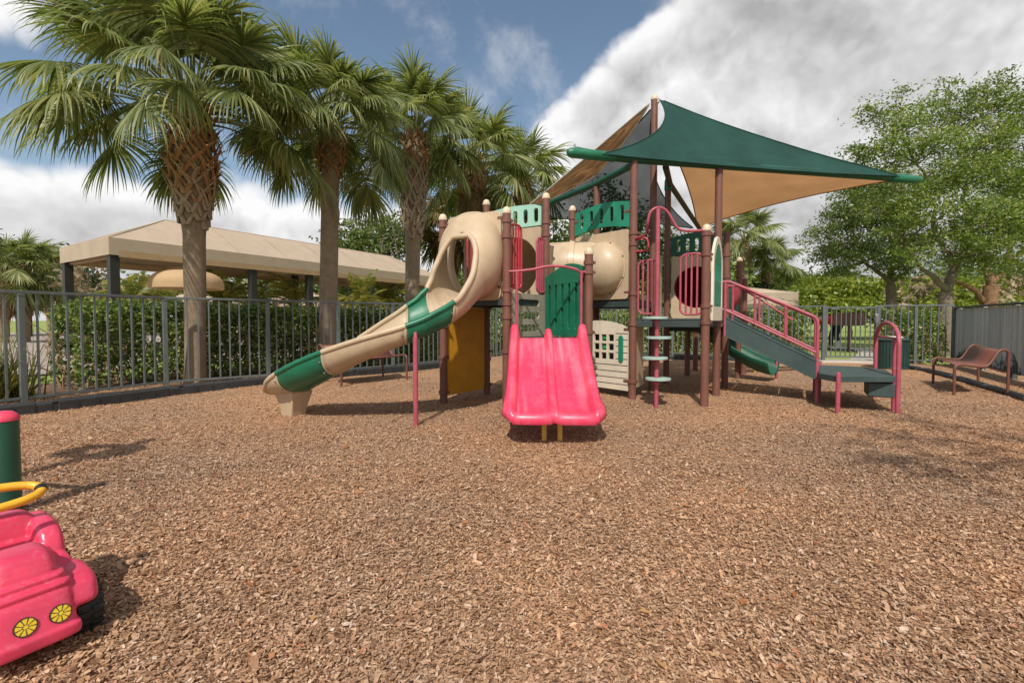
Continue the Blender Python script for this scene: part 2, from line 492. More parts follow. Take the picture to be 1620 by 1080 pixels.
class MB:
    def __init__(s):
        s.v, s.f, s.sm, s.mi = [], [], [], []
        s.cur = 0

    def add(s, vs, fs, smooth=True):
        o = len(s.v)
        s.v.extend([Vector(p) for p in vs])
        for f in fs:
            s.f.append([i + o for i in f])
            s.sm.append(smooth)
            s.mi.append(s.cur)
        return s

    def box(s, c, size, M=None, smooth=False):
        x, y, z = [a / 2 for a in size]
        pts = [Vector((i, j, k)) for k in (-z, z) for j in (-y, y) for i in (-x, x)]
        if M is not None:
            pts = [M @ p for p in pts]
        pts = [p + Vector(c) for p in pts]
        return s.add(pts, [(0, 2, 3, 1), (4, 5, 7, 6), (0, 1, 5, 4), (2, 6, 7, 3), (0, 4, 6, 2), (1, 3, 7, 5)], smooth)

    def bar(s, p0, p1, w, d=None, up=(0, 0, 1)):
        p0, p1 = Vector(p0), Vector(p1)
        d = d or w
        t = (p1 - p0).normalized()
        up = Vector(up)
        if abs(t.dot(up)) > 0.98:
            up = Vector((0, 1, 0))
        a = t.cross(up).normalized()
        b = a.cross(t)
        vs = []
        for p in (p0, p1):
            for i, j in ((-1, -1), (1, -1), (1, 1), (-1, 1)):
                vs.append(p + a * (i * w / 2) + b * (j * d / 2))
        return s.add(vs, [(3, 2, 1, 0), (4, 5, 6, 7), (0, 1, 5, 4), (1, 2, 6, 5), (2, 3, 7, 6), (3, 0, 4, 7)], False)

    def tube(s, pts, r, n=10, closed=False, caps=True):
        pts = [Vector(p) for p in pts]
        k = len(pts)
        rs = r if isinstance(r, (list, tuple)) else [r] * k
        T = []
        for i in range(k):
            a = pts[(i - 1) % k] if (closed or i > 0) else pts[i]
            b = pts[(i + 1) % k] if (closed or i < k - 1) else pts[i]
            t = (b - a)
            T.append(t.normalized() if t.length > 1e-9 else Vector((0, 0, 1)))
        up = Vector((0, 0, 1)) if abs(T[0].z) < 0.9 else Vector((1, 0, 0))
        a = T[0].cross(up).normalized()
        vs = []
        for i in range(k):
            a = (a - T[i] * a.dot(T[i]))
            a = a.normalized() if a.length > 1e-6 else T[i].orthogonal().normalized()
            b = T[i].cross(a)
            for j in range(n):
                q = 2 * math.pi * j / n
                vs.append(pts[i] + (a * math.cos(q) + b * math.sin(q)) * rs[i])
        fs = []
        for i in range(k if closed else k - 1):
            i2 = (i + 1) % k
            for j in range(n):
                j2 = (j + 1) % n
                fs.append((i * n + j, i * n + j2, i2 * n + j2, i2 * n + j))
        s.add(vs, fs, True)
        if caps and not closed:
            s.add(vs[:n], [list(range(n))[::-1]], False)
            s.add(vs[-n:], [list(range(n))], False)
        return s

    def cyl(s, p0, p1, r, n=12, r1=None):
        return s.tube([p0, p1], [r, r if r1 is None else r1], n)

    def lathe(s, prof, o, n=16, ax=(0, 0, 1), e1=None, caps=True):
        o, ax = Vector(o), Vector(ax).normalized()
        a = Vector(e1).normalized() if e1 else ax.orthogonal().normalized()
        b = ax.cross(a)
        vs = []
        for r, z in prof:
            for j in range(n):
                q = 2 * math.pi * j / n
                vs.append(o + ax * z + (a * math.cos(q) + b * math.sin(q)) * r)
        fs = []
        for i in range(len(prof) - 1):
            for j in range(n):
                j2 = (j + 1) % n
                fs.append((i * n + j, i * n + j2, (i + 1) * n + j2, (i + 1) * n + j))
        s.add(vs, fs, True)
        if caps and prof[0][0] > 1e-6:
            s.add(vs[:n], [list(range(n))[::-1]], False)
        if caps and prof[-1][0] > 1e-6:
            s.add(vs[-n:], [list(range(n))], False)
        return s

    def loft(s, rings, closed=True, caps=False):
        n = len(rings[0])
        vs = [p for r in rings for p in r]
        fs = []
        for i in range(len(rings) - 1):
            for j in range(n if closed else n - 1):
                j2 = (j + 1) % n
                fs.append((i * n + j, i * n + j2, (i + 1) * n + j2, (i + 1) * n + j))
        s.add(vs, fs, True)
        if caps:
            s.add(rings[0], [list(range(n))[::-1]], False)
            s.add(rings[-1], [list(range(n))], False)
        return s

    def panel(s, loops, thick, o, ex, ey):
        """flat panel: loops[0] outline, the rest holes, in (u, v); centred on its plane"""
        o, ex, ey = Vector(o), Vector(ex).normalized(), Vector(ey).normalized()
        nz = ex.cross(ey)
        tri = tessellate_polygon([[Vector((p[0], p[1], 0)) for p in l] for l in loops])
        flat = [p for l in loops for p in l]
        for sd in (0.5, -0.5):
            vs = [o + ex * p[0] + ey * p[1] + nz * (thick * sd) for p in flat]
            fs = []
            for t in tri:
                a, b, c = [Vector(flat[i]) for i in t]
                ccw = (b - a).cross(c - a) if False else ((b.x - a.x) * (c.y - a.y) - (b.y - a.y) * (c.x - a.x))
                t = list(t)
                if (ccw > 0) != (sd > 0):
                    t.reverse()
                fs.append(t)
            s.add(vs, fs, False)
        for l in loops:
            k = len(l)
            vs = [o + ex * p[0] + ey * p[1] + nz * (thick * 0.5) for p in l] + [o + ex * p[0] + ey * p[1] - nz * (thick * 0.5) for p in l]
            s.add(vs, [(i, i + k, (i + 1) % k + k, (i + 1) % k) for i in range(k)], False)
        return s

    def build(s, name, mat, parent=None, solid=0, bevel=0, subs=0, sharp=38, solid_off=0):
        me = bpy.data.meshes.new(name)
        o0 = ORG.get(parent.name, Vector((0, 0, 0))) if parent else Vector((0, 0, 0))
        me.from_pydata([tuple(p - o0) for p in s.v], [], s.f)
        me.polygons.foreach_set('use_smooth', s.sm)
        for m in (mat if isinstance(mat, list) else [mat]):
            me.materials.append(m)
        me.polygons.foreach_set('material_index', s.mi)
        bm = bmesh.new()
        bm.from_mesh(me)
        bmesh.ops.remove_doubles(bm, verts=bm.verts, dist=1e-5)
        bmesh.ops.recalc_face_normals(bm, faces=bm.faces)
        bm.to_mesh(me)
        bm.free()
        me.set_sharp_from_angle(angle=R(sharp))
        ob = bpy.data.objects.new(name, me)
        COL.objects.link(ob)
        if parent:
            ob.parent = parent
        ORG[ob.name] = o0
        if solid:
            md = ob.modifiers.new('thickness', 'SOLIDIFY')
            md.thickness = solid
            md.offset = solid_off
        if bevel:
            md = ob.modifiers.new('rounded', 'BEVEL')
            md.width = bevel
            md.segments = 2
            md.limit_method = 'ANGLE'
            md.angle_limit = R(40)
        if subs:
            md = ob.modifiers.new('smooth', 'SUBSURF')
            md.levels = md.render_levels = subs
        return ob


def tag(o, label=None, cat=None, group=None, kind=None):
    if label:
        o['label'] = label
    if cat:
        o['category'] = cat
    if group:
        o['group'] = group
    if kind:
        o['kind'] = kind
    return o


def thing(name, label, cat, loc, group=None):
    o = bpy.data.objects.new(name, None)
    COL.objects.link(o)
    o.empty_display_size = 0.2
    o.location = loc
    ORG[o.name] = Vector(loc)
    return tag(o, label, cat, group)


def rawmesh(name, V, Q, mat, parent=None, smooth=False, mats=None, midx=None):
    """quads from numpy arrays"""
    V = np.asarray(V, dtype=np.float32).reshape(-1, 3)
    Q = np.asarray(Q, dtype=np.int32).reshape(-1, 4)
    o0 = ORG.get(parent.name, Vector((0, 0, 0))) if parent else Vector((0, 0, 0))
    V = V - np.array(o0, dtype=np.float32)
    me = bpy.data.meshes.new(name)
    me.vertices.add(len(V))
    me.vertices.foreach_set('co', V.ravel())
    me.loops.add(Q.size)
    me.loops.foreach_set('vertex_index', Q.ravel())
    me.polygons.add(len(Q))
    me.polygons.foreach_set('loop_start', np.arange(0, Q.size, 4, dtype=np.int32))
    me.polygons.foreach_set('loop_total', np.full(len(Q), 4, dtype=np.int32))
    me.polygons.foreach_set('use_smooth', np.full(len(Q), smooth))
    for m in (mats or [mat]):
        me.materials.append(m)
    if midx is not None:
        me.polygons.foreach_set('material_index', midx.astype(np.int32))
    me.update(calc_edges=True)
    me.validate()
    ob = bpy.data.objects.new(name, me)
    COL.objects.link(ob)
    if parent:
        ob.parent = parent
    ORG[ob.name] = o0
    return ob


def slot(cx, cy, w, h, n=6):
    """vertical or horizontal stadium hole"""
    pts = []
    if h >= w:
        r, e = w / 2, h / 2 - w / 2
        for i in range(n + 1):
            q = math.pi * i / n
            pts.append((cx + r * math.cos(q), cy + e + r * math.sin(q)))
        for i in range(n + 1):
            q = math.pi + math.pi * i / n
            pts.append((cx + r * math.cos(q), cy - e + r * math.sin(q)))
    else:
        return [(cx + (b - cy), cy + (a - cx)) for a, b in slot(cx, cy, h, w, n)][::-1]
    return pts


def rrect(x0, y0, x1, y1, r, n=4):
    pts = []
    for cx, cy, q0 in ((x1 - r, y0 + r, -90), (x1 - r, y1 - r, 0), (x0 + r, y1 - r, 90), (x0 + r, y0 + r, 180)):
        for i in range(n + 1):
            q = R(q0 + 90 * i / n)
            pts.append((cx + r * math.cos(q), cy + r * math.sin(q)))
    return pts


def circ(cx, cy, r, n=28, ry=None):
    ry = ry or r
    return [(cx + r * math.cos(2 * math.pi * i / n), cy + ry * math.sin(2 * math.pi * i / n)) for i in range(n)]


def smooth_path(pts, k=6):
    """Catmull-Rom through points"""
    P = [Vector(p) for p in pts]
    P = [P[0] * 2 - P[1]] + P + [P[-1] * 2 - P[-2]]
    out = []
    for i in range(1, len(P) - 2):
        for j in range(k):
            t = j / k
            a, b, c, d = P[i - 1], P[i], P[i + 1], P[i + 2]
            out.append(0.5 * ((2 * b) + (c - a) * t + (2 * a - 5 * b + 4 * c - d) * t * t + (3 * b - a - 3 * c + d) * t ** 3))
    out.append(P[-2].copy())
    return out


def worn_slide():
    """sun-faded slide plastic with pale polished tracks down the chutes"""
    m = plastic('worn_slide_plastic', (0.74, 0.045, 0.115), 0.34, 0.18, (0.72, 0.16, 0.20), 2.2, 0.04)
    nt = m.node_tree
    b = nt.nodes['Principled BSDF']
    src = b.inputs['Base Color'].links[0].from_socket
    n1 = _noise(nt, 1.0, 6, 0.6, st=(16, 1.1, 1.1))
    n2 = _noise(nt, 1.0, 7, 0.7, st=(60, 3.0, 3.0))
    n3 = _noise(nt, 1.9, 3, 0.5)
    f = _mix(nt, 1.0, _ramp(nt, n1, [(0.42, (0, 0, 0)), (0.72, (0.8,) * 3)]), _ramp(nt, n3, [(0.38, (0.1,) * 3), (0.62, (1, 1, 1))]), 'MULTIPLY')
    c = _mix(nt, f, src, (0.80, 0.26, 0.32))
    c = _mix(nt, _ramp(nt, n2, [(0.62, (0, 0, 0)), (0.80, (0.35,) * 3)]), c, (0.82, 0.48, 0.50))
    nt.links.new(c, b.inputs['Base Color'])
    return m


WORN = worn_slide()

# ================================================================== THE SETTING
FH = 1.25                                   # fence height
G_L = [Vector((-6.35, 3.2, 0)), at(38, 640), at(263, 612), at(425, 600), at(536, 591), at(622, 584), at(700, 576), at(742, 570), at(785, 564)]
G_B = [G_L[-1], at(880, 558.5), at(975, 559), at(1064, 562), at(1130, 564.5), at(1215, 568), at(1302, 572)]
GATE0, GATE1 = at(1302, 572), at(1388, 573.5)
G_R = [GATE1, at(1447, 575), at(1507, 576.5)]
WALL0 = at(1507, 576.5)
WALLD = (at(1620, 604) - WALL0).normalized()
for g in (G_L, G_B, G_R):
    for p in g:
        p.z = 0.0


def inpoly(x, y, poly):
    x, y = np.asarray(x), np.asarray(y)
    ins = np.zeros(x.shape, bool)
    n = len(poly)
    for i in range(n):
        x0, y0 = poly[i]
        x1, y1 = poly[(i + 1) % n]
        c = ((y0 > y) != (y1 > y))
        with np.errstate(divide='ignore', invalid='ignore'):
            xi = (x1 - x0) * (y - y0) / (y1 - y0 + 1e-12) + x0
        ins ^= c & (x < xi)
    return ins


YARD = [(-7.5, -6), (-7.2, 0)] + [(p.x - 0.35, p.y + 0.25) for p in G_L] + [(p.x, p.y + 0.25) for p in G_B[1:]] + [(p.x + 0.1, p.y + 0.1) for p in G_R[:-1]]
_w1 = WALL0 + WALLD * 9
YARD += [(WALL0.x + 0.5, WALL0.y + 0.3), (WALL0.x + 2.2, WALL0.y), (_w1.x + 2.2, _w1.y), (_w1.x + 2.2, -6)]


def ground_parts():
    # one broad lawn reaching the horizon
    g = MB()
    n = 40
    xs = [-600, -200, -80, -40, -20, -10, 0, 10, 20, 40, 80, 200, 600]
    ys = [-300, -100, -30, -10, 0, 10, 20, 40, 80, 200, 700]
    g.add([(x, y, -0.09) for y in ys for x in xs],
          [(j * len(xs) + i, j * len(xs) + i + 1, (j + 1) * len(xs) + i + 1, (j + 1) * len(xs) + i) for j in range(len(ys) - 1) for i in range(len(xs) - 1)])
    tag(g.build('ground', LAWNM), kind='structure')
    # the mulched yard
    st = 0.14
    X = np.arange(-8, 12, st)
    Y = np.arange(-5.5, 14, st)
    gx, gy = np.meshgrid(X, Y)
    ins = inpoly(gx, gy, YARD)
    V = np.zeros((gx.size, 3), np.float32)
    V[:, 0], V[:, 1] = gx.ravel(), gy.ravel()
    V[:, 2] = [ground_z(a, b) for a, b in zip(V[:, 0], V[:, 1])]
    nx = len(X)
    Q = []
    for j in range(len(Y) - 1):
        for i in range(nx - 1):
            if ins[j, i] and ins[j + 1, i] and ins[j, i + 1] and ins[j + 1, i + 1]:
                a = j * nx + i
                Q.append((a, a + 1, a + nx + 1, a + nx))
    tag(rawmesh('mulch_bed', V, Q, MULCHM, smooth=True), kind='structure')
    # lawn path beyond the gate
    pth = MB()
    c = (GATE0 + GATE1) / 2
    a = [at(1352, 571, -0.05), at(1345, 568, -0.05), at(1357, 559, -0.05), at(1350, 553, -0.05), at(1314, 551.3, -0.05), at(1200, 549.5, -0.05), at(1000, 548, -0.05)]
    b = [at(1392, 573, -0.05), at(1400, 568, -0.05), at(1420, 559, -0.05), at(1400, 551.8, -0.05), at(1316, 548.9, -0.05), at(1200, 547.6, -0.05), at(1000, 546, -0.05)]
    a, b = smooth_path(a, 5), smooth_path(b, 5)
    n = len(a)
    pth.add(a + b, [(i, i + 1, n + i + 1, n + i) for i in range(n - 1)])
    tag(pth.build('path', CONC), kind='structure')
    # pool terrace beyond the left hedge
    te = MB()
    te.add([(-34, 5.4, -0.06), (-9.4, 7.0, -0.06), (-8.0, 10.0, -0.06), (-5.6, 12.6, -0.06), (-3.5, 18, -0.06), (-6, 40, -0.06), (-40, 40, -0.06)], [list(range(7))])
    tag(te.build('pool_terrace', PAVE), kind='structure')
    so = MB()
    pp = [Vector((-8.5, 2.0, 0))] + [p.copy() for p in G_L[1:]] + [p.copy() for p in G_B[1:-1]]
    oo = [p + Vector((-0.85, 0.75, 0)) * (2.2 if i > 0 else 0.1) for i, p in enumerate(pp)]
    n = len(pp)
    so.add([(p.x, p.y, -0.03) for p in pp] + [(p.x, p.y, -0.03) for p in oo], [(i, i + 1, n + i + 1, n + i) for i in range(n - 1)])
    tag(so.build('planting_bed', plastic('soil', (0.16, 0.085, 0.05), 0.95, 0.4, (0.07, 0.045, 0.03), 6.0, 0.5)), kind='structure')
    # threshold slab under the gate
    t = MB()
    d = (GATE1 - GATE0).normalized()
    nrm = Vector((-d.y, d.x, 0))
    M = Matrix((d, nrm, Vector((0, 0, 1)))).transposed()
    t.box((GATE0 + GATE1) / 2 + nrm * 0.05 + Vector((0, 0, -0.02)), (1.32, 0.62, 0.11), M)
    tag(t.build('gate_threshold', plastic('pale_concrete', (0.50, 0.45, 0.38), 0.85, 0.15, (0.35, 0.3, 0.25), 4.0, 0.2), bevel=0.012), kind='structure')


ground_parts()


def wood_chips():
    rng = np.random.default_rng(11)
    zs, xs = [], []
    for z0, z1, dn in ((0.95, 1.5, 24000), (1.5, 2.2, 21000), (2.2, 3.0, 15500), (3.0, 4.0, 10000), (4.0, 5.2, 6000), (5.2, 6.8, 3000), (6.8, 9.5, 1200)):
        area = 1.19 * (z1 * z1 - z0 * z0)
        n = int(area * dn)
        z = np.sqrt(rng.uniform(z0 * z0, z1 * z1, n))
        x = rng.uniform(-1.19, 1.19, n) * z
        zs.append(z)
        xs.append(x)
    x, y = np.concatenate(xs), np.concatenate(zs)
    k = inpoly(x, y, YARD)
    x, y = x[k], y[k]
    n = len(x)
    gz = np.array([ground_z(a, b) for a, b in zip(x, y)], np.float32)
    L = np.clip(rng.lognormal(math.log(0.0108), 0.38, n), 0.006, 0.028) * 0.5
    big = rng.uniform(size=n) < 0.012
    L = np.where(big, L * 1.7, L)
    W = np.clip(L * rng.uniform(0.22, 0.60, n), 0.0018, np.where(big, 0.014, 0.0085))
    yaw = rng.uniform(0, 2 * np.pi, n)
    pit = rng.normal(0, 0.28, n)
    rol = rng.normal(0, 0.38, n)
    bend = rng.normal(0, 0.16, n) * L
    cy, sy, cp, sp = np.cos(yaw), np.sin(yaw), np.cos(pit), np.sin(pit)
    ex = np.stack([cy * cp, sy * cp, sp], 1)
    s0 = np.stack([-sy, cy, np.zeros(n)], 1)
    nz = np.cross(ex, s0)
    ey = s0 * np.cos(rol)[:, None] + nz * np.sin(rol)[:, None]
    ez = np.cross(ex, ey)
    c = np.stack([x, y, gz + 0.003 + rng.uniform(0, 0.010, n) + np.abs(sp) * L * 0.6], 1)
    tp = rng.uniform(0.35, 1.0, (n, 4))
    sk = rng.uniform(-0.25, 0.25, (n, 2))
    V = np.zeros((n, 6, 3), np.float32)
    for i, (u, sd, t, b) in enumerate(((-1, -1, 0, 0), (-1, 1, 1, 0), (0, -1, None, 1), (0, 1, None, 1), (1, -1, 2, 0), (1, 1, 3, 0))):
        w = W if t is None else W * tp[:, t]
        uu = u + (0 if u == 0 else sk[:, (u + 1) // 2] * sd)
        V[:, i] = c + ex * (L * uu)[:, None] + ey * (w * sd)[:, None] + ez * (bend * b)[:, None]
    base = (np.arange(n) * 6)[:, None]
    Q = np.concatenate([base + np.array([0, 2, 3, 1]), base + np.array([2, 4, 5, 3])], 1).reshape(-1, 4)
    o = rawmesh('wood_chips', V, Q, CHIPM)
    tag(o, 'loose brown wood chips covering the whole playground floor', 'wood chips', kind='stuff')


wood_chips()


# ------------------------------------------------------------------ picket fences
def fence_run(name, label, pts, parent_loc, end_post=True, first_post=True, group=None):
    root = thing(name, label, 'fence', parent_loc, group)
    up = Vector((0, 0, 1))
    for i, p in enumerate(pts):
        if (i == 0 and not first_post) or (i == len(pts) - 1 and not end_post):
            continue
        q = pts[min(i + 1, len(pts) - 1)] - pts[max(i - 1, 0)]
        q = q.normalized()
        M = Matrix((q, Vector((-q.y, q.x, 0)), up)).transposed()
        m = MB().box(p + up * (FH / 2 - 0.08), (0.055, 0.055, FH + 0.10), M)
        m.box(p + up * (FH - 0.022), (0.062, 0.062, 0.018), M)
        m.build('post', FENCEM, root, bevel=0.004)
    for a, b in zip(pts[:-1], pts[1:]):
        d = (b - a)
        L = d.length
        d = d / L
        m = MB()
        n = max(2, round(L / 0.128))
        for k in range(1, n):
            p = a + d * (L * k / n)
            jit = Vector((random.uniform(-.002, .002), random.uniform(-.002, .002), 0))
            m.bar(p + jit + up * 0.05, p + up * (FH - 0.005), 0.019, 0.019, d)
        e0, e1 = a + d * 0.029, b - d * 0.029
        m.bar(e0 + up * 0.075, e1 + up * 0.075, 0.028, 0.028)
        m.build('picket_panel', FENCEM, root)
        r = MB()
        r.bar(a + up * (FH + 0.012), b + up * (FH + 0.012), 0.042, 0.032)
        for k in range(1, n):
            if k % 3 == 0:
                p = a + d * (L * k / n)
                r.lathe([(0.006, 0), (0.005, 0.004), (0, 0.005)], p + up * (FH + 0.028), 8)
        r.build('top_rail', FENCEM, root, bevel=0.004)
    return root


fence_run('picket_fence', 'long grey metal picket fence from the palms on behind the play structure to the gate', G_L + G_B[1:], G_L[1], end_post=False)
fence_run('picket_fence', 'short run of grey metal picket fence between the gate and the weathered board fence', G_R, G_R[0], end_post=True, first_post=False)


def gate():
    root = thing('gate', 'grey metal picket gate standing over a pale concrete threshold', 'gate', GATE0)
    d = (GATE1 - GATE0).normalized()
    L = (GATE1 - GATE0).length
    up = Vector((0, 0, 1))
    M = Matrix((d, Vector((-d.y, d.x, 0)), up)).transposed()
    for p, nm in ((GATE0, 'gate_post'), (GATE1, 'gate_post')):
        m = MB().box(p + up * (FH / 2 - 0.06), (0.06, 0.06, FH + 0.12), M)
        m.lathe([(0.03, 0), (0.03, 0.01), (0, 0.02)], p + up * (FH), 8)
        m.build(nm, FENCEM, root, bevel=0.004)
    f = MB()
    a, b = GATE0 + d * 0.055, GATE1 - d * 0.055
    for z in (0.12, FH - 0.02):
        f.bar(a + up * z, b + up * z, 0.036, 0.036)
    for p in (a, b):
        f.bar(p + up * 0.10, p + up * FH, 0.04, 0.04, d)
    f.build('gate_frame', FENCEM, root)
    m = MB()
    n = 10
    for k in range(1, n):
        p = a + (b - a) * (k / n)
        m.bar(p + up * 0.13, p + up * (FH - 0.03), 0.018, 0.018, d)
    m.build('picket_panel', FENCEM, root)
    l = MB().box(b + up * 0.98 - Vector((0, 0.03, 0)), (0.07, 0.05, 0.20), M)
    l.cyl(b + up * 1.05 - Vector((0.02, 0.06, 0)), b + up * 0.80 - Vector((0.02, 0.06, 0)), 0.012)
    l.build('latch', STEEL, root, bevel=0.006)


gate()


def sign():
    p = at(1345, 552)
    root = thing('sign', 'brown rounded wooden notice sign on the lawn behind the gate', 'sign', p)
    a = atY(1318, 495, p.y)
    b = atY(1368, 515, p.y)
    w, h = b.x - a.x, a.z - b.z
    m = MB().panel([rrect(-w / 2, -h / 2, w / 2, h / 2, h * 0.22)], 0.05, ((a.x + b.x) / 2, p.y, (a.z + b.z) / 2), (1, 0, 0), (0, 0, 1))
    m.build('board', SIGNB, root, bevel=0.006)
    MB().bar((p.x, p.y + 0.06, -0.1), (p.x, p.y + 0.06, a.z - 0.05), 0.07, 0.07, (1, 0, 0)).build('leg', SIGNB, root)


sign()


# ------------------------------------------------------------------ weathered board fence on the right
def board_fence():
    mat, nt, b = _nt('weathered_grey_boards')
    n1 = _noise(nt, 1.3, 8, 0.72, st=(1, 1, 0.8))
    n2 = _noise(nt, 14, 5, 0.7, st=(1, 1, 0.08))
    g = nt.nodes.new('ShaderNodeNewGeometry')
    c = _ramp(nt, g.outputs['Random Per Island'], [(0.0, (0.36, 0.41, 0.40)), (1.0, (0.52, 0.565, 0.545))])
    c = _mix(nt, _ramp(nt, n2, [(0.45, (0, 0, 0)), (0.75, (0.6,) * 3)]), c, (0.24, 0.28, 0.27))
    tc = nt.nodes.new('ShaderNodeTexCoord')
    sx = nt.nodes.new('ShaderNodeSeparateXYZ')
    nt.links.new(tc.outputs['Object'], sx.inputs[0])
    mr = nt.nodes.new('ShaderNodeMapRange')
    nt.links.new(sx.outputs[2], mr.inputs[0])
    mr.inputs[1].default_value, mr.inputs[2].default_value, mr.inputs[3].default_value, mr.inputs[4].default_value = 0.0, 0.75, 0.17, -0.03
    ad = nt.nodes.new('ShaderNodeMath')
    nt.links.new(n1, ad.inputs[0])
    nt.links.new(mr.outputs[0], ad.inputs[1])
    c = _mix(nt, _ramp(nt, ad.outputs[0], [(0.585, (0, 0, 0)), (0.62, (0.9,) * 3)]), c, (0.022, 0.026, 0.027))
    nt.links.new(c, b.inputs['Base Color'])
    b.inputs['Roughness'].default_value = 0.7
    _bump(nt, b, n2, 0.3, 0.01)
    up = Vector((0, 0, 1))
    root = thing('board_fence', 'weathered grey board fence with dark stains behind the right bench', 'fence', WALL0)
    nr = Vector((-WALLD.y, WALLD.x, 0))            # away from the yard? flip below
    if nr.x < 0:
        nr = -nr
    M = Matrix((WALLD, nr, up)).transposed()
    L = 7.6
    bay, nb, H = 1.27, 6, 1.20
    for k in range(nb):
        m = MB()
        n = 24
        for i in range(n):
            s = k * bay + (i + 0.5) * (bay / n)
            off = 0.005 if i % 2 else 0.0
            zj = random.uniform(-0.006, 0.006)
            m.box(WALL0 + WALLD * s + nr * (0.03 + off) + up * (H / 2 + 0.03 + zj), (bay / n * 0.90, 0.014, H - 0.1), M)
        m.build('board_panel', mat, root)
        p = WALL0 + WALLD * (k * bay)
        MB().box(p + nr * 0.085 + up * (H / 2 - 0.05), (0.07, 0.07, H + 0.1), M).build('post', mat, root)
    a, e = WALL0, WALL0 + WALLD * (bay * nb)
    MB().bar(a + nr * 0.03 + up * (H + 0.012), e + nr * 0.03 + up * (H + 0.012), 0.085, 0.035).build('cap_rail', plastic('dark_weathered_rail', (0.075, 0.085, 0.082), 0.7, 0.3, (0.03, 0.03, 0.03), 5, 0.2), root, bevel=0.004)
    MB().bar(a + nr * 0.066 + up * 0.16, e + nr * 0.066 + up * 0.16, 0.03, 0.07).build('bottom_rail', mat, root)


board_fence()


# ------------------------------------------------------------------ black plastic borders round the mulch
def border(name, label, pts, seg=1.22, sink=0.0):
    pts = [Vector((p[0], p[1], 0)) for p in pts]
    root = thing(name, label, 'border', pts[len(pts) // 2])
    # resample
    P = [pts[0]]
    acc = 0
    for a, b in zip(pts[:-1], pts[1:]):
        L = (b - a).length
        d = (b - a) / L
        s = seg - acc
        while s <= L:
            P.append(a + d * s)
            s += seg
        acc = (acc + L) % seg if L < s else L - (s - seg)
    for a, b in zip(P[:-1], P[1:]):
        d = (b - a).normalized()
        nr = Vector((-d.y, d.x, 0))
        L = (b - a).length
        gz = (ground_z(a.x, a.y) + ground_z(b.x, b.y)) / 2 - sink
        prof = [(-0.055, -0.1), (-0.050, 0.095), (-0.03, 0.120), (0.03, 0.120), (0.050, 0.095), (0.055, -0.1)]
        rings = []
        for s, k in ((0.0, 0.78), (0.05, 0.78), (0.055, 1.0), (L - 0.13, 1.0), (L - 0.125, 0.86), (L + 0.0, 0.86)):
            rings.append([a + d * s + nr * (x * k) + Vector((0, 0, gz + (z if z < 0 else z * k + random.uniform(0, 0.002)))) for x, z in prof])
        m = MB().loft(rings, False)
        m.add(rings[0], [list(range(6))], False)
        m.add(rings[-1], [list(range(6))[::-1]], False)
        m.lathe([(0.042, 0), (0.042, 0.012), (0.02, 0.016), (0, 0.016)], a + d * 0.02 + Vector((0, 0, gz + 0.094)), 12)
        for k in range(5):
            s = L * (0.16 + 0.15 * k)
            M = Matrix((d, nr, Vector((0, 0, 1)))).transposed()
            m.box(a + d * s - nr * 0.052 + Vector((0, 0, gz + 0.03)), (0.02, 0.014, 0.11), M)
            m.box(a + d * s + nr * 0.052 + Vector((0, 0, gz + 0.03)), (0.02, 0.014, 0.11), M)
        m.build('border_segment', BORDERM, root, sharp=25)


bl = [(-6.0, 2.6)] + [tuple(at(px, py).xy) for px, py in ((38, 655), (150, 640), (263, 624.5), (350, 615), (425, 607.5), (536, 597), (622, 589), (700, 581), (785, 569))]
border('edging', 'black plastic landscape edging along the foot of the left picket fence', bl)
br = [tuple(at(px, py).xy) for px, py in ((830, 566), (975, 566), (1064, 568), (1183, 571.5), (1290, 577))]
border('edging', 'black plastic landscape edging in front of the far fence behind the play structure', br)
br = [tuple(at(px, py).xy) for px, py in ((1393, 578.5), (1436, 581.5), (1520, 602), (1622, 634), (1760, 690))]
border('edging', 'black plastic landscape edging in front of the weathered board fence', br, sink=0.05)


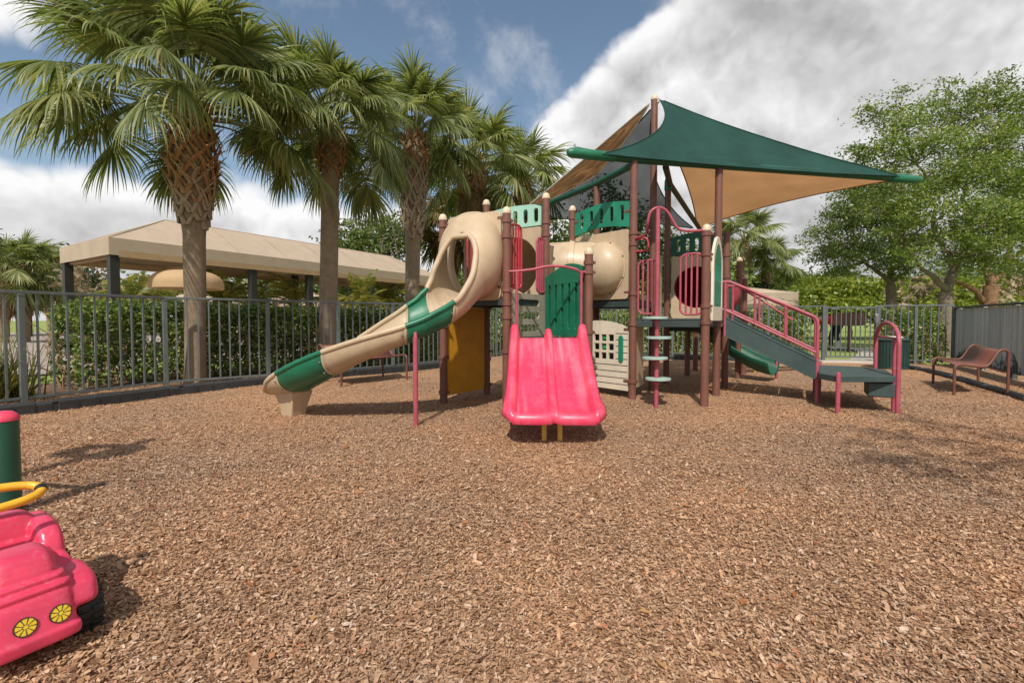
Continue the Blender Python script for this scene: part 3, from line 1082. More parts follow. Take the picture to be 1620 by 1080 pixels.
# ------------------------------------------------------------------ canvas pavilions
def pavilion(name, label, c0, d, L, W, eave, peak, val, posts, inset, beams=True, postw=0.2):
    """c0 the nearest corner on plan, d the long direction"""
    d = Vector(d).normalized()
    n = Vector((-d.y, d.x, 0))
    c0 = Vector(c0)
    root = thing(name, label, 'pavilion', c0)
    up = Vector((0, 0, 1))
    cs = [c0, c0 + d * L, c0 + d * L + n * W, c0 + n * W]
    r0, r1 = c0 + d * inset + n * W / 2 + up * peak, c0 + d * (L - inset) + n * W / 2 + up * peak
    m = MB()
    E = [c + up * eave for c in cs]

    def sagface(a, b, t1, t0, k=10):
        rows = 8
        vs = []
        for j in range(rows + 1):
            v = j / rows
            for i in range(k + 1):
                u_ = i / k
                p = (a.lerp(b, u_)).lerp(t0.lerp(t1, u_), v)
                p = p - up * (0.012 * math.sin(math.pi * v)) - up * (0.012 * math.sin(math.pi * v) * abs(math.sin(u_ * math.pi * 5)))
                vs.append(p)
        fs = [(j * (k + 1) + i, j * (k + 1) + i + 1, (j + 1) * (k + 1) + i + 1, (j + 1) * (k + 1) + i) for j in range(rows) for i in range(k)]
        m.add(vs, fs, True)

    sagface(E[0], E[1], r1, r0, 30)
    sagface(E[2], E[3], r0, r1, 30)
    sagface(E[1], E[2], r1, r1, 12)
    sagface(E[3], E[0], r0, r0, 12)
    ro = m.build('canvas_roof', CANVAS, root, sharp=6)
    sm = MB()
    for a_, b_ in ((E[0], r0), (E[3], r0), (E[1], r1), (E[2], r1), (r0, r1)):
        sm.tube([a_, b_], 0.018, 6)
    for i in range(4):
        sm.tube([E[i], E[(i + 1) % 4]], 0.006, 6)
    nb_ = max(2, int(L / 1.6))
    for i in range(1, nb_ if L > 9 else 1):
        t_ = i / nb_
        lo_ = E[0].lerp(E[1], t_)
        hi_ = r0.lerp(r1, min(1, max(0, (L * t_ - inset) / max(0.01, L - 2 * inset))))
        sm.tube([lo_ + up * 0.004, hi_ + up * 0.004], 0.007, 5)
    sm.build('roof_seam', CANVAS, ro)
    v = MB()
    for i in range(4):
        a, b = E[i], E[(i + 1) % 4]
        dd_ = (b - a).normalized()
        v.bar(a - up * (val / 2 + 0.004) + dd_ * 0.007, b - up * (val / 2 + 0.004) - dd_ * 0.007, 0.012, val)
    v.build('valance', CANVAS, root)
    if beams:
        b = MB()
        for i in range(4):
            p, q = E[i] - up * val * 0.9, E[(i + 1) % 4] - up * val * 0.9
            s = (c0 + d * L / 2 + n * W / 2 + up * p.z)
            p, q = p.lerp(s, 0.03), q.lerp(s, 0.03)
            b.bar(p, q, 0.12, 0.16)
        k = max(2, int(L / 2.4))
        for i in range(1, k):
            p = c0 + d * (L * i / k) + up * (eave - val * 0.9)
            b.bar(p + n * 0.1, p + n * (W - 0.1), 0.08, 0.12)
            b.bar(p + n * 0.1, (r0 + (r1 - r0) * (i / k)) - up * 0.22, 0.06, 0.06)
        b.build('frame', plastic('tan_frame_paint', (0.40, 0.27, 0.15), 0.6, 0.15), root)
    for s, t in posts:
        p = c0 + d * s + n * t
        M = Matrix((d, n, up)).transposed()
        MB().box(p + up * ((eave - val * 0.4) / 2 - 0.05), (postw, postw, eave - val * 0.4 + 0.1), M).build('post', POSTD, root, bevel=0.008)
    return root


pc0 = atY(172, 375, 11.3)
pdir = Vector((0.515, 0.857, 0))
pavilion('pavilion', 'long tan canvas pavilion with dark posts behind the left palms', (pc0.x, pc0.y, -0.06), pdir, 12.8, 3.5, pc0.z + 0.06, 4.02, 0.42,
         [(0.12, 0.14), (0.12, 3.36), (3.6, 0.14), (3.6, 3.36), (5.6, 0.14), (7.2, 3.36), (8.4, 0.14), (12.65, 0.14), (12.65, 3.36)], 1.9)
p = atY(-70, 470, 27)
pavilion('pavilion', 'low tan canvas cabana with dark posts beyond the terrace at the far left', (p.x - 1.5, 27, -0.06), (1, 0.05, 0), 7.2, 5, 2.45, 2.98, 0.3,
         [(0.2, 0.2), (2.2, 0.2), (4.0, 0.2), (5.3, 0.2), (6.9, 0.2), (6.9, 4.8)], 1.6, True, 0.22)
p = at(1175, 480)
c = atY(1262, 463, 21)
pavilion('pavilion', 'tan canvas pavilion beyond the hedge, seen above the stair rails', (c.x - 6.2, 21.6, 0), (1, -0.10, 0), 6.25, 4, c.z, c.z + 0.75, 0.42,
         [(0.3, 0.2), (2.8, 0.2), (6.0, 0.2), (6.0, 3.8)], 4.6, True, 0.3)
c = atY(232, 478, 21)
pavilion('pavilion', 'small pale canvas cabana roof just above the hedge beside the first palm', (c.x, 21, 0), (1, 0.12, 0), 2.9, 3, 1.75, 2.35, 0.25,
         [(0.15, 0.15), (2.75, 0.15)], 1.2, True, 0.12)
c = atY(412, 478, 24)
pavilion('pavilion', 'small pale canvas cabana roof behind the second palm', (c.x, 24, 0), (1, 0.12, 0), 3.4, 3, 1.85, 2.5, 0.25,
         [(0.15, 0.15), (3.2, 0.15)], 1.2, True, 0.12)
c = atY(1216, 484, 17)
pavilion('pavilion', 'low orange tan roof edge peeping over the hedge below the far pavilion', (c.x, 17, 0), (1, 0.05, 0), 1.15, 2, c.z + 0.12, c.z + 0.42, 0.2,
         [(0.15, 0.15), (1.0, 0.15)], 0.4, True, 0.08)


def umbrella():
    Y = 13.0
    a, b, t = atY(247, 456, Y), atY(346, 456, Y), atY(296, 428, Y)
    cx, r = (a.x + b.x) / 2, (b.x - a.x) / 2
    root = thing('sunshade', 'domed tan sun umbrella behind the hedge and the first palm', 'umbrella', (cx, Y, -0.06))
    H = t.z - a.z
    m = MB()
    rings = []
    for i in range(10):
        v = i / 9
        rr = r * math.cos(v * math.pi / 2 * 0.98) ** 0.62
        rings.append([Vector((cx + rr * math.cos(2 * math.pi * j / 32) * (1 - 0.012 * (j % 4 == 2)), Y + rr * math.sin(2 * math.pi * j / 32), a.z + 0.12 + (H - 0.12) * math.sin(v * math.pi / 2))) for j in range(32)])
    rings.insert(0, [p - Vector((0, 0, 0.14)) for p in rings[0]])
    m.loft(rings)
    m.build('canopy', fabric('peach_canvas', (0.66, 0.47, 0.28), 0.35, 0, 60), root)
    MB().cyl((cx, Y, -0.1), (cx, Y, t.z + 0.03), 0.035, 10).build('pole', POSTD, root)


umbrella()

# ================================================================== VEGETATION
def leaf_quads(C, size, rng, aspect=0.45, flat=0.0, up=None):
    """diamond leaves at centres C"""
    n = len(C)
    d = rng.normal(size=(n, 3))
    d[:, 2] *= 0.7
    d /= np.linalg.norm(d, axis=1)[:, None]
    r = rng.normal(size=(n, 3))
    r[:, 2] *= 1 - flat
    w = np.cross(d, r)
    w /= np.linalg.norm(w, axis=1)[:, None] + 1e-9
    if flat > 0:
        w[:, 2] *= 1 - flat
    s = size * rng.uniform(0.6, 1.25, n)
    L = d * (s * 0.5)[:, None]
    W = w * (s * 0.5 * aspect)[:, None]
    V = np.stack([C - L, C - L * 0.1 + W, C + L, C - L * 0.1 - W], 1)
    Q = np.arange(n * 4).reshape(n, 4)
    return V.reshape(-1, 3), Q


def lobe_points(lobes, rng, per_vol, clump=0.25, per_clump=26, squash=0.55, shell=0.55):
    """clumps of points through ellipsoids ((x,y,z),(rx,ry,rz))"""
    out = []
    for c, r in lobes:
        c, r = np.array(c), np.array(r)
        n = max(4, int(per_vol * (r[0] * r[1] * r[2]) ** 0.8))
        d = rng.normal(size=(n, 3))
        d /= np.linalg.norm(d, axis=1)[:, None]
        rad = rng.uniform(shell ** 3, 1.08, n) ** (1 / 3)
        P = c + d * rad[:, None] * r * rng.uniform(0.86, 1.1, (n, 1))
        k = rng.poisson(per_clump, n)
        idx = np.repeat(np.arange(n), k)
        q = rng.normal(size=(len(idx), 3)) * clump * rng.uniform(0.6, 1.2, n)[idx][:, None]
        q[:, 2] *= squash
        out.append(P[idx] + q)
    return np.concatenate(out)


def limb(m, a, b, r0, r1, rng, k=6, wob=0.08, n=8):
    a, b = Vector(a), Vector(b)
    L = (b - a).length
    pts = []
    for i in range(k + 1):
        t = i / k
        o = Vector(rng.normal(size=3)) * (wob * L * math.sin(math.pi * t) * 0.5)
        pts.append(a.lerp(b, t) + o + Vector((0, 0, 0.06 * L * math.sin(math.pi * t))))
    m.tube(pts, [r0 + (r1 - r0) * (i / k) ** 0.8 for i in range(k + 1)], n)
    return pts


def tree(name, label, base, trunk, limbs, lobes, leafm, bark, seed, leaf=0.11, per_vol=60, clump=0.26, per_clump=26, group=None, cat='tree', shell=0.45, squash=0.6, twigs=2):
    rng = np.random.default_rng(seed)
    root = thing(name, label, cat, base, group)
    m = MB()
    tr = smooth_path([p for p, r in trunk], 4)
    rs = np.interp(np.linspace(0, len(trunk) - 1, len(tr)), range(len(trunk)), [r for p, r in trunk])
    m.tube(tr, list(rs), 12)
    ends = []
    for a, b, r0, r1 in limbs:
        pts = limb(m, a, b, r0, r1, rng)
        ends.append((pts, r1))
    for c, r in lobes:
        c = Vector(c)
        # connect each lobe to the nearest limb point
        best = min(((p - c).length, p, rr) for pts, rr in ends + [([Vector(t[0]) for t in trunk][-1:], trunk[-1][1] * 0.6)] for p in pts)
        pts = limb(m, best[1], c, max(0.02, best[2] * 0.8), 0.012, rng, 5, 0.14, 6)
        for i in range(twigs):
            d = Vector(rng.normal(size=3)).normalized()
            e = c + Vector((d.x * r[0], d.y * r[1], d.z * r[2])) * 0.85
            limb(m, pts[2 + i % 3], e, 0.02, 0.005, rng, 4, 0.15, 5)
    m.build('trunk', bark, root, sharp=60)
    P = lobe_points(lobes, rng, per_vol, clump, per_clump, squash, shell)
    V, Q = leaf_quads(P, leaf, rng)
    rawmesh('crown', V, Q, leafm, root)
    return root


def pxlobes(L, Y, flat=1.0):
    """(px, py, rx px, ry px, dy) lobes at depth Y"""
    out = []
    for px, py, rx, ry, dy in L:
        y = Y + dy
        p = atY(px, py, y)
        k = y / FPX
        out.append((tuple(p), (rx * k, max(rx, ry) * k * flat, ry * k)))
    return out


# ------------------------------------------------------------------ sabal palms
def frond_arrays(rng, base, az, el, Lp, Rb, nl=44, seg=6, droop=1.0, width=0.042, span=1.95, fold=0.35):
    """one costapalmate fan frond: petiole points and leaflet quads"""
    d = np.array([math.cos(el) * math.sin(az), math.cos(el) * math.cos(az), math.sin(el)])
    p = np.array(base, float)
    pet = [p.copy()]
    st = Lp / 6
    for i in range(6):
        d = d + np.array([0, 0, -0.055 * droop * (i + 1) / 3])
        d /= np.linalg.norm(d)
        p = p + d * st
        pet.append(p.copy())
    side = np.cross(d, [0, 0, 1.0])
    side /= np.linalg.norm(side) + 1e-9
    roll = rng.normal(0, 0.35)
    nrm = np.cross(side, d)
    side = side * math.cos(roll) + nrm * math.sin(roll)
    nrm = np.cross(side, d)
    a = np.linspace(-span, span, nl) + rng.normal(0, 0.025, nl)
    # costa: the middle leaflets start further out along a recurving rib
    cw = np.cos(np.clip(a / span * 1.3, -1.5, 1.5)).clip(0, 1) ** 1.5
    o = p + d * (Rb * 0.34 * cw)[:, None] - np.array([0, 0, 1.0]) * (Rb * 0.10 * cw * droop)[:, None]
    dirs = d[None] * np.cos(a)[:, None] + side[None] * np.sin(a)[:, None] - nrm[None] * (fold * np.abs(np.sin(a)))[:, None] + np.array([0, 0, -1.0]) * (0.42 * cw * droop)[:, None]
    dirs /= np.linalg.norm(dirs, axis=1)[:, None]
    L = Rb * (0.80 - 0.22 * np.abs(a) / span) * rng.uniform(0.86, 1.08, nl)
    stp = L / seg
    wv = np.cross(dirs, nrm)
    wv = wv / (np.linalg.norm(wv, axis=1)[:, None] + 1e-9)
    tilt = rng.normal(0, 0.45, nl)
    wv = wv * np.cos(tilt)[:, None] + nrm[None] * np.sin(tilt)[:, None]
    P = [o]
    dr = droop * rng.uniform(0.5, 1.6, nl)
    for i in range(seg):
        t = (i + 1) / seg
        dirs = dirs + np.array([0, 0, -1.0]) * (dr * 0.42 * t ** 2.2)[:, None]
        dirs /= np.linalg.norm(dirs, axis=1)[:, None]
        P.append(P[-1] + dirs * stp[:, None])
    prof = np.interp(np.linspace(0, 1, seg + 1), [0, 0.25, 0.5, 0.8, 1.0], [0.55, 1.0, 0.9, 0.45, 0.06]) * width
    V = np.zeros((nl, seg + 1, 2, 3))
    for i in range(seg + 1):
        w = wv * (prof[i] * 0.5)
        V[:, i, 0] = P[i] - w
        V[:, i, 1] = P[i] + w
    idx = np.arange(nl)[:, None] * (seg + 1) * 2 + np.arange(seg)[None] * 2
    Q = np.stack([idx, idx + 1, idx + 3, idx + 2], -1).reshape(-1, 4)
    return pet, V.reshape(-1, 3), Q


def palm(name, label, base, top, r0, r1, nf, Lp, Rb, seed, leafm=None, boots=0, boot_lo=0.5, boot_hi=1.0, nl=44, seg=6, el_lo=-45, width=0.042, group=None, sway=(0, 0), bulge=1.0, dead=0, az_bias=None, bootsize=1.0, brown_from=0.8):
    rng = np.random.default_rng(seed)
    base, top = Vector(base), Vector(top)
    root = thing(name, label, 'palm tree', base, group)
    H = (top - base).length
    # trunk
    k = 22
    rings = []
    for i in range(k + 1):
        t = i / k
        c = base.lerp(top, t) + Vector((math.sin(t * 3.1) * sway[0], math.sin(t * 2.3) * sway[1], 0))
        r = r0 + (r1 - r0) * t + 0.05 * r0 * math.exp(-t * 18) * 3
        if t > boot_lo and boots:
            r *= 1 + (bulge - 1) * math.sin(min(1, (t - boot_lo) / (1 - boot_lo)) * math.pi) ** 0.8
        rings.append([c + Vector((math.cos(2 * math.pi * j / 20), math.sin(2 * math.pi * j / 20), 0)) * (r * (1 + 0.035 * mnoise.noise(Vector((j * 0.9, i * 0.8, seed))))) for j in range(20)])
    m = MB().loft(rings)
    m.build('trunk', PTRUNK, root, sharp=60)

    def trunk_at(t):
        c = base.lerp(top, t) + Vector((math.sin(t * 3.1) * sway[0], math.sin(t * 2.3) * sway[1], 0))
        r = r0 + (r1 - r0) * t
        if t > boot_lo and boots:
            r *= 1 + (bulge - 1) * math.sin(min(1, (t - boot_lo) / (1 - boot_lo)) * math.pi) ** 0.8
        return c, r

    if boots:
        b = MB()
        for i in range(boots):
            t = boot_lo + (boot_hi - boot_lo) * (i / boots) ** 0.93
            q = i * 2.39996
            c, r = trunk_at(t)
            b.cur = 1 if t < brown_from + rng.uniform(-0.05, 0.05) else 0
            out = Vector((math.cos(q), math.sin(q), 0))
            sd = Vector((-out.y, out.x, 0))
            ln = bootsize * rng.uniform(0.36, 0.56) * (1.0 if t < brown_from else 0.58)
            for sg in (-1, 1):
                w = bootsize * rng.uniform(0.026, 0.042)
                p0 = c + out * (r * 0.90) - Vector((0, 0, 0.05))
                pts, k2 = [], 5
                ring = []
                tw = rng.uniform(0.55, 0.85)
                lift = rng.uniform(0.05, 0.17) * bootsize
                for j in range(k2 + 1):
                    s = j / k2
                    ang = sg * (0.05 + s * tw) * (0.25 / max(r, 0.12))
                    o2 = out * math.cos(ang) + sd * math.sin(ang)
                    pc = base.lerp(top, t) + o2 * (r * 1.0 + 0.012 + lift * s ** 2) + Vector((c.x - base.lerp(top, t).x, c.y - base.lerp(top, t).y, 0)) + Vector((0, 0, -0.06 + ln * s))
                    ww = w * (1.0 - 0.55 * s)
                    th = 0.028 * (1.15 - s)
                    s2 = Vector((-o2.y, o2.x, 0))
                    ring.append([pc + s2 * ww + o2 * 0.0, pc + s2 * ww * 0.7 + o2 * th, pc - s2 * ww * 0.7 + o2 * th, pc - s2 * ww, pc - o2 * 0.01])
                b.loft(ring, True, True)
        b.build('frond_bases', [BOOTB, BOOTG], root, sharp=50)
    # crown
    pet = MB()
    VV, QQ, off = [], [], 0
    for i in range(nf):
        t = i / max(1, nf - 1)
        az = i * 2.39996 + rng.normal(0, 0.2)
        el = R(82 - (82 - el_lo) * t ** 0.85 + rng.normal(0, 11))
        lp = Lp * rng.uniform(0.8, 1.15) * (0.62 + 0.38 * min(1, t * 2.2))
        rb = Rb * rng.uniform(0.86, 1.1) * (0.75 + 0.25 * min(1, t * 3))
        c = top + Vector((math.sin(az) * r1 * 0.5, math.cos(az) * r1 * 0.5, 0.15 - 0.35 * t))
        if el < R(5) and abs((math.degrees(az) % 360) - 180) < 62:
            el = R(rng.uniform(8, 40))
        if az_bias and rng.uniform() < az_bias[1]:
            az = az_bias[0] + rng.normal(0, 0.7)
        pp, V, Q = frond_arrays(rng, c, az, el, lp, rb, nl, seg, 0.55 + 0.75 * t, width)
        pet.tube([Vector(x) for x in pp], [0.022 - 0.012 * j / 6 for j in range(7)], 5)
        VV.append(V)
        QQ.append(Q + off)
        off += len(V)
    pet.build('petioles', plastic('petiole_%d' % seed, (0.16, 0.18, 0.06), 0.5, 0.25), root)
    rawmesh('fronds', np.concatenate(VV), np.concatenate(QQ), leafm or PALML, root)
    if dead:
        VV, QQ, off = [], [], 0
        for i in range(dead):
            az = rng.uniform(0, 2 * math.pi)
            pp, V, Q = frond_arrays(rng, top + Vector((0, 0, -0.3)), az, R(rng.uniform(-75, -35)), Lp * 0.7, Rb * 0.85, nl, seg, 1.7, width * 0.8)
            VV.append(V)
            QQ.append(Q + off)
            off += len(V)
        rawmesh('dry_fronds', np.concatenate(VV), np.concatenate(QQ), PALMD, root)
    return root


# the row of palms behind the left fence
b1 = at(309, 604)
t1 = atY(302, 172, b1.y)
palm('sabal_palm', 'nearest sabal palm with thick brown criss-cross trunk behind the left fence', (b1.x, b1.y, -0.05), t1, 0.134, 0.160, 66, 1.14, 1.12, 21,
     group='row of sabal palms behind the left fence', boots=92, boot_lo=0.58, boot_hi=0.99, nl=64, seg=8, el_lo=4, width=0.034, bulge=1.72, sway=(0.02, 0), bootsize=1.0, brown_from=0.70)
b2 = at(518, 586)
t2 = atY(524, 195, b2.y)
p2 = palm('sabal_palm', 'second sabal palm from the left, smooth grey trunk with one hanging dry leaf base', (b2.x, b2.y, -0.05), t2, 0.165, 0.150, 48, 0.80, 1.05, 22,
          group='row of sabal palms behind the left fence', boots=46, boot_lo=0.80, boot_hi=0.99, nl=58, seg=7, el_lo=-10, width=0.034, bulge=1.25, bootsize=0.9, brown_from=0.5)
m = MB()
c = atY(528, 322, b2.y - 0.17)
pts = [c + Vector((-0.03, 0, 0.18)), c + Vector((0.0, -0.03, 0.05)), c + Vector((0.08, -0.05, -0.15)), c + Vector((0.10, -0.05, -0.36))]
rg = []
for p, w in zip(smooth_path(pts, 4), [0.05, .06, .065, .07, .065, .06, .055, .05, .045, .04, .03, .02, .01]):
    rg.append([p + Vector((w, 0, 0)), p + Vector((0, -0.03, 0)), p + Vector((-w, 0, 0)), p + Vector((0, 0.012, 0))])
m.loft(rg, True, True)
c = atY(546, 300, b2.y)
m.tube([c + Vector((-0.22, 0, 0.35)), c + Vector((-0.1, 0, 0.18)), c + Vector((0.05, 0, -0.15))], [0.02, 0.012, 0.006], 6)
m.build('dry_leaf_base', DEADF, p2)
b3 = at(650, 566)
t3 = atY(657, 205, b3.y)
palm('sabal_palm', 'third sabal palm from the left with a grey lattice trunk above a smooth foot', (b3.x, b3.y, -0.05), t3, 0.165, 0.20, 42, 0.78, 1.08, 23,
     group='row of sabal palms behind the left fence', boots=76, boot_lo=0.52, boot_hi=0.99, nl=52, seg=7, el_lo=-16, width=0.038, bulge=1.40, bootsize=1.05, brown_from=0.84)
b4 = at(748, 556)
t4 = atY(748, 255, b4.y)
palm('sabal_palm', 'fourth sabal palm, its brown trunk rising behind the tan slide hood', (b4.x, b4.y, -0.05), t4, 0.26, 0.28, 42, 0.92, 1.28, 24,
     group='row of sabal palms behind the left fence', boots=100, boot_lo=0.55, boot_hi=0.99, nl=46, seg=6, el_lo=-34, width=0.046, bulge=1.25, bootsize=1.3, brown_from=0.5, dead=3)
b5 = at(826, 548)
t5 = atY(826, 283, b5.y)
palm('sabal_palm', 'fifth and smallest sabal palm, just left of the shade canopy', (b5.x, b5.y, -0.05), t5, 0.22, 0.24, 38, 0.90, 1.28, 25,
     group='row of sabal palms behind the left fence', boots=50, boot_lo=0.7, boot_hi=0.99, nl=42, seg=6, el_lo=-34, width=0.05, bulge=1.2, bootsize=1.3, brown_from=0.5)
# undergrowth palm behind the tan slide
b6 = atY(712, 506, 25)
palm('clump_palm', 'shaggy low palm with yellowing fronds between the third and fourth palms', (b6.x, b6.y, -0.05), (b6.x, b6.y, 6.2), 0.25, 0.25, 50, 1.0, 1.7, 26,
     leafm=PALMD, nl=34, seg=5, el_lo=-88, width=0.09)
# palms far on the right
def flat_(p):
    return Vector((p.x, p.y, -0.05))


for i, (px, pyb, pyt, lab, s, nf) in enumerate(((1178, 536, 378, 'distant sabal palm standing closest to the shade canopy', 31, 36), (1211, 538, 418, 'distant sabal palm leaning over the far right pavilion', 32, 38))):
    b = flat_(atY(px, 506, 28.0 + 2 * i))
    t = atY(px + (2 if i else 0), pyt, b.y)
    palm('sabal_palm', lab, (b.x, b.y, 0), t, 0.2, 0.24, nf, 1.15, 1.5, s, group='distant sabal palms on the right', nl=40, seg=5, el_lo=-22, width=0.07, boots=30, boot_lo=0.7, bootsize=1.3, brown_from=0.3, bulge=1.15)
# palms far on the left
for px, Y, pyt, lab, s, nf, lm in ((36, 21, 418, 'distant sabal palm with a brown trunk at the left edge', 33, 40, None), (2, 20, 422, 'distant dark palm cut off by the left edge of the picture', 34, 34, None),
                                   (83, 24, 432, 'distant low palm beside the pavilion left corner post', 35, 40, None)):
    b = atY(px, 506, Y)
    t = atY(px, pyt, Y)
    palm('sabal_palm', lab, (b.x, Y, -0.06), t, 0.22, 0.3, nf, 0.9, 1.2, s, leafm=lm, group='distant palms on the left', nl=30, seg=5, el_lo=-60, width=0.07, boots=40, boot_lo=0.3, bootsize=1.3, brown_from=0.2, bulge=1.2)


# bright young palms seen under the pavilion roof
def feather_palm(name, label, base, h, n, L, seed, leafm):
    rng = np.random.default_rng(seed)
    root = thing(name, label, 'palm tree', base, 'feathery palms under the pavilion')
    base = np.array(base, float)
    st = MB()
    for i in range(4):
        o = Vector(base) + Vector((rng.normal(0, .12), rng.normal(0, .12), 0))
        st.tube([o, o + Vector((rng.normal(0, .1), rng.normal(0, .1), h))], [0.05, 0.035], 7)
    st.build('stems', plastic('cane_%d' % seed, (0.20, 0.19, 0.09), 0.6, 0.2), root)
    VV, QQ, off = [], [], 0
    for i in range(n):
        az, el = rng.uniform(0, 2 * np.pi), R(rng.uniform(15, 80))
        d = np.array([math.cos(el) * math.sin(az), math.cos(el) * math.cos(az), math.sin(el)])
        p = base + np.array([rng.normal(0, .12), rng.normal(0, .12), h * rng.uniform(0.7, 1.05)])
        for k in range(16):
            d = d + np.array([0, 0, -0.10])
            d /= np.linalg.norm(d)
            p = p + d * (L / 16)
            sd = np.cross(d, [0, 0, 1.0])
            sd /= np.linalg.norm(sd) + 1e-9
            ll = L * 0.36 * math.sin(math.pi * (k + 1.5) / 18)
            for sg in (-1, 1):
                e = p + sd * sg * ll * 0.8 + d * ll * 0.6 - np.array([0, 0, ll * 0.28])
                w = d * 0.022 + np.array([0, 0, .012])
                mid = (p + e) / 2 + np.array([0, 0, ll * 0.09])
                VV += [p, mid - w, e, mid + w]
                QQ.append([off, off + 1, off + 2, off + 3])
                off += 4
    rawmesh('fronds', VV, QQ, leafm, root)


for i, (px, Y, pyt, lab) in enumerate(((205, 17, 452, 'bright feathery palm between the pavilion corner post and the first palm'), (262, 18.5, 455, 'feathery palm directly behind the domed umbrella'),
                                       (352, 16.5, 450, 'bright feathery palm right of the first palm trunk'), (405, 18, 455, 'feathery palm near the pavilion middle post'),
                                       (470, 17, 452, 'feathery palm under the pavilion roof left of the second palm'), (570, 17, 455, 'feathery palm right of the second palm trunk'),
                                       (615, 20, 458, 'feathery palm under the far end of the pavilion'))):
    b = atY(px, 506, Y)
    t = atY(px, pyt, Y)
    feather_palm('feather_palm', lab, (b.x, Y, -0.06), t.z - 0.4, 30, 1.35, 60 + i, PALMY)


# ------------------------------------------------------------------ broad-leaved trees
Y = 13.2
b = at(1497, 558)
Y = b.y
F1 = atY(1497, 462, Y)
tree('oak_tree', 'big leaning oak with pale forked trunk beside the board fence corner', (b.x, Y, -0.05),
     [((b.x, Y, -0.1), 0.24), (tuple(atY(1496, 520, Y)), 0.20), (tuple(F1), 0.17)],
     [(F1, atY(1458, 425, Y - 0.2), 0.10, 0.05), (atY(1458, 425, Y - .2), atY(1425, 385, Y - .5), 0.06, 0.035), (F1, atY(1510, 425, Y), 0.13, 0.10), (atY(1510, 425, Y), atY(1545, 372, Y - .3), 0.09, 0.045),
      (atY(1510, 425, Y), atY(1480, 370, Y + .2), 0.09, 0.05), (atY(1545, 372, Y - .3), atY(1590, 320, Y), 0.05, 0.03), (atY(1480, 370, Y + .2), atY(1450, 260, Y), 0.06, 0.03),
      (atY(1530, 392, Y), atY(1530, 260, Y), 0.07, 0.03)],
     pxlobes([(1385, 175, 22, 22, -.2), (1408, 198, 28, 26, -.4), (1440, 185, 22, 30, 0), (1352, 245, 26, 20, -.3), (1330, 290, 26, 16, .2), (1475, 182, 26, 32, .3), (1515, 176, 26, 32, .5), (1552, 170, 28, 32, .3), (1590, 166, 30, 34, .2), (1635, 172, 34, 38, 0),
              (1390, 245, 34, 26, -.5), (1440, 238, 34, 28, -.6), (1500, 228, 38, 30, -.6), (1560, 215, 36, 30, -.4), (1615, 215, 38, 36, -.3), (1370, 290, 34, 20, -.4), (1425, 288, 36, 22, -.9), (1478, 285, 38, 26, -.8), (1535, 275, 40, 28, -.9), (1595, 275, 40, 30, -.8), (1640, 290, 40, 34, -.7),
              (1455, 332, 42, 22, -1.1), (1515, 330, 42, 24, -1.2), (1575, 332, 42, 24, -1.1), (1632, 345, 42, 26, -.9), (1400, 330, 34, 20, -.5), (1560, 380, 44, 20, -.9), (1500, 372, 44, 20, -1.0), (1640, 388, 44, 22, -.8), (1450, 380, 28, 16, -.7), (1615, 425, 34, 16, 0), (1450, 405, 30, 14, -.9), (1540, 405, 34, 16, -.7), (1580, 415, 34, 16, -.5), (1425, 360, 30, 18, -.8), (1545, 262, 52, 40, 1.0), (1445, 305, 44, 30, 1.0), (1610, 330, 46, 36, 1.0), (1420, 150, 14, 16, .2), (1500, 138, 14, 18, .4), (1575, 128, 16, 18, .3)], Y, 0.8),
     OAKB, BARK, 41, group='oaks beyond the right fences', leaf=0.098, per_vol=118, clump=0.19, per_clump=46, shell=0.2, squash=0.5)
b = at(1409, 548)
Y = b.y
F1 = atY(1409, 450, Y)
tree('oak_tree', 'darker oak with a thin trunk left of the big forked oak', (b.x, Y, -0.05),
     [((b.x, Y, -0.1), 0.20), (tuple(atY(1411, 500, Y)), 0.17), (tuple(F1), 0.15)],
     [(F1, atY(1368, 415, Y), 0.09, 0.05), (F1, atY(1412, 390, Y), 0.12, 0.06), (F1, atY(1450, 420, Y + .5), 0.08, 0.04), (atY(1412, 390, Y), atY(1390, 330, Y), 0.06, 0.03)],
     pxlobes([(1310, 375, 40, 24, 0), (1345, 400, 46, 24, -.3), (1300, 405, 26, 14, 0), (1390, 405, 46, 26, -.6), (1360, 350, 46, 34, 0), (1400, 330, 50, 36, .3), (1335, 330, 36, 26, .3), (1430, 380, 46, 34, 0),
              (1375, 300, 44, 32, .5), (1320, 428, 30, 12, 0), (1420, 425, 34, 16, -.3)], Y, 0.9),
     OAKL, BARK, 42, group='oaks beyond the right fences', leaf=0.105, per_vol=95, clump=0.20, per_clump=44, shell=0.2, squash=0.5)
b = at(1572, 552)
Y = b.y
F1 = atY(1568, 452, Y)
tree('oak_tree', 'reddish trunked tree branching low behind the board fence', (b.x, Y, -0.05),
     [((b.x, Y, -0.1), 0.30), (tuple(atY(1564, 505, Y)), 0.23), (tuple(F1), 0.19)],
     [(F1, atY(1550, 395, Y), 0.12, 0.07), (F1, atY(1590, 415, Y), 0.14, 0.08), (atY(1590, 415, Y), atY(1640, 390, Y), 0.09, 0.06), (atY(1555, 476, Y), atY(1508, 445, Y), 0.10, 0.05), (atY(1590, 415, Y), atY(1600, 360, Y), 0.08, 0.05)],
     pxlobes([(1560, 370, 46, 26, 0), (1605, 360, 46, 26, 0), (1650, 350, 46, 36, 0), (1535, 400, 30, 18, .3), (1620, 300, 60, 40, .8), (1500, 410, 28, 16, .5)], Y, 0.9),
     OAKL, BARKR, 43, group='oaks beyond the right fences', leaf=0.105, per_vol=85, clump=0.22, per_clump=40, shell=0.2, squash=0.5)


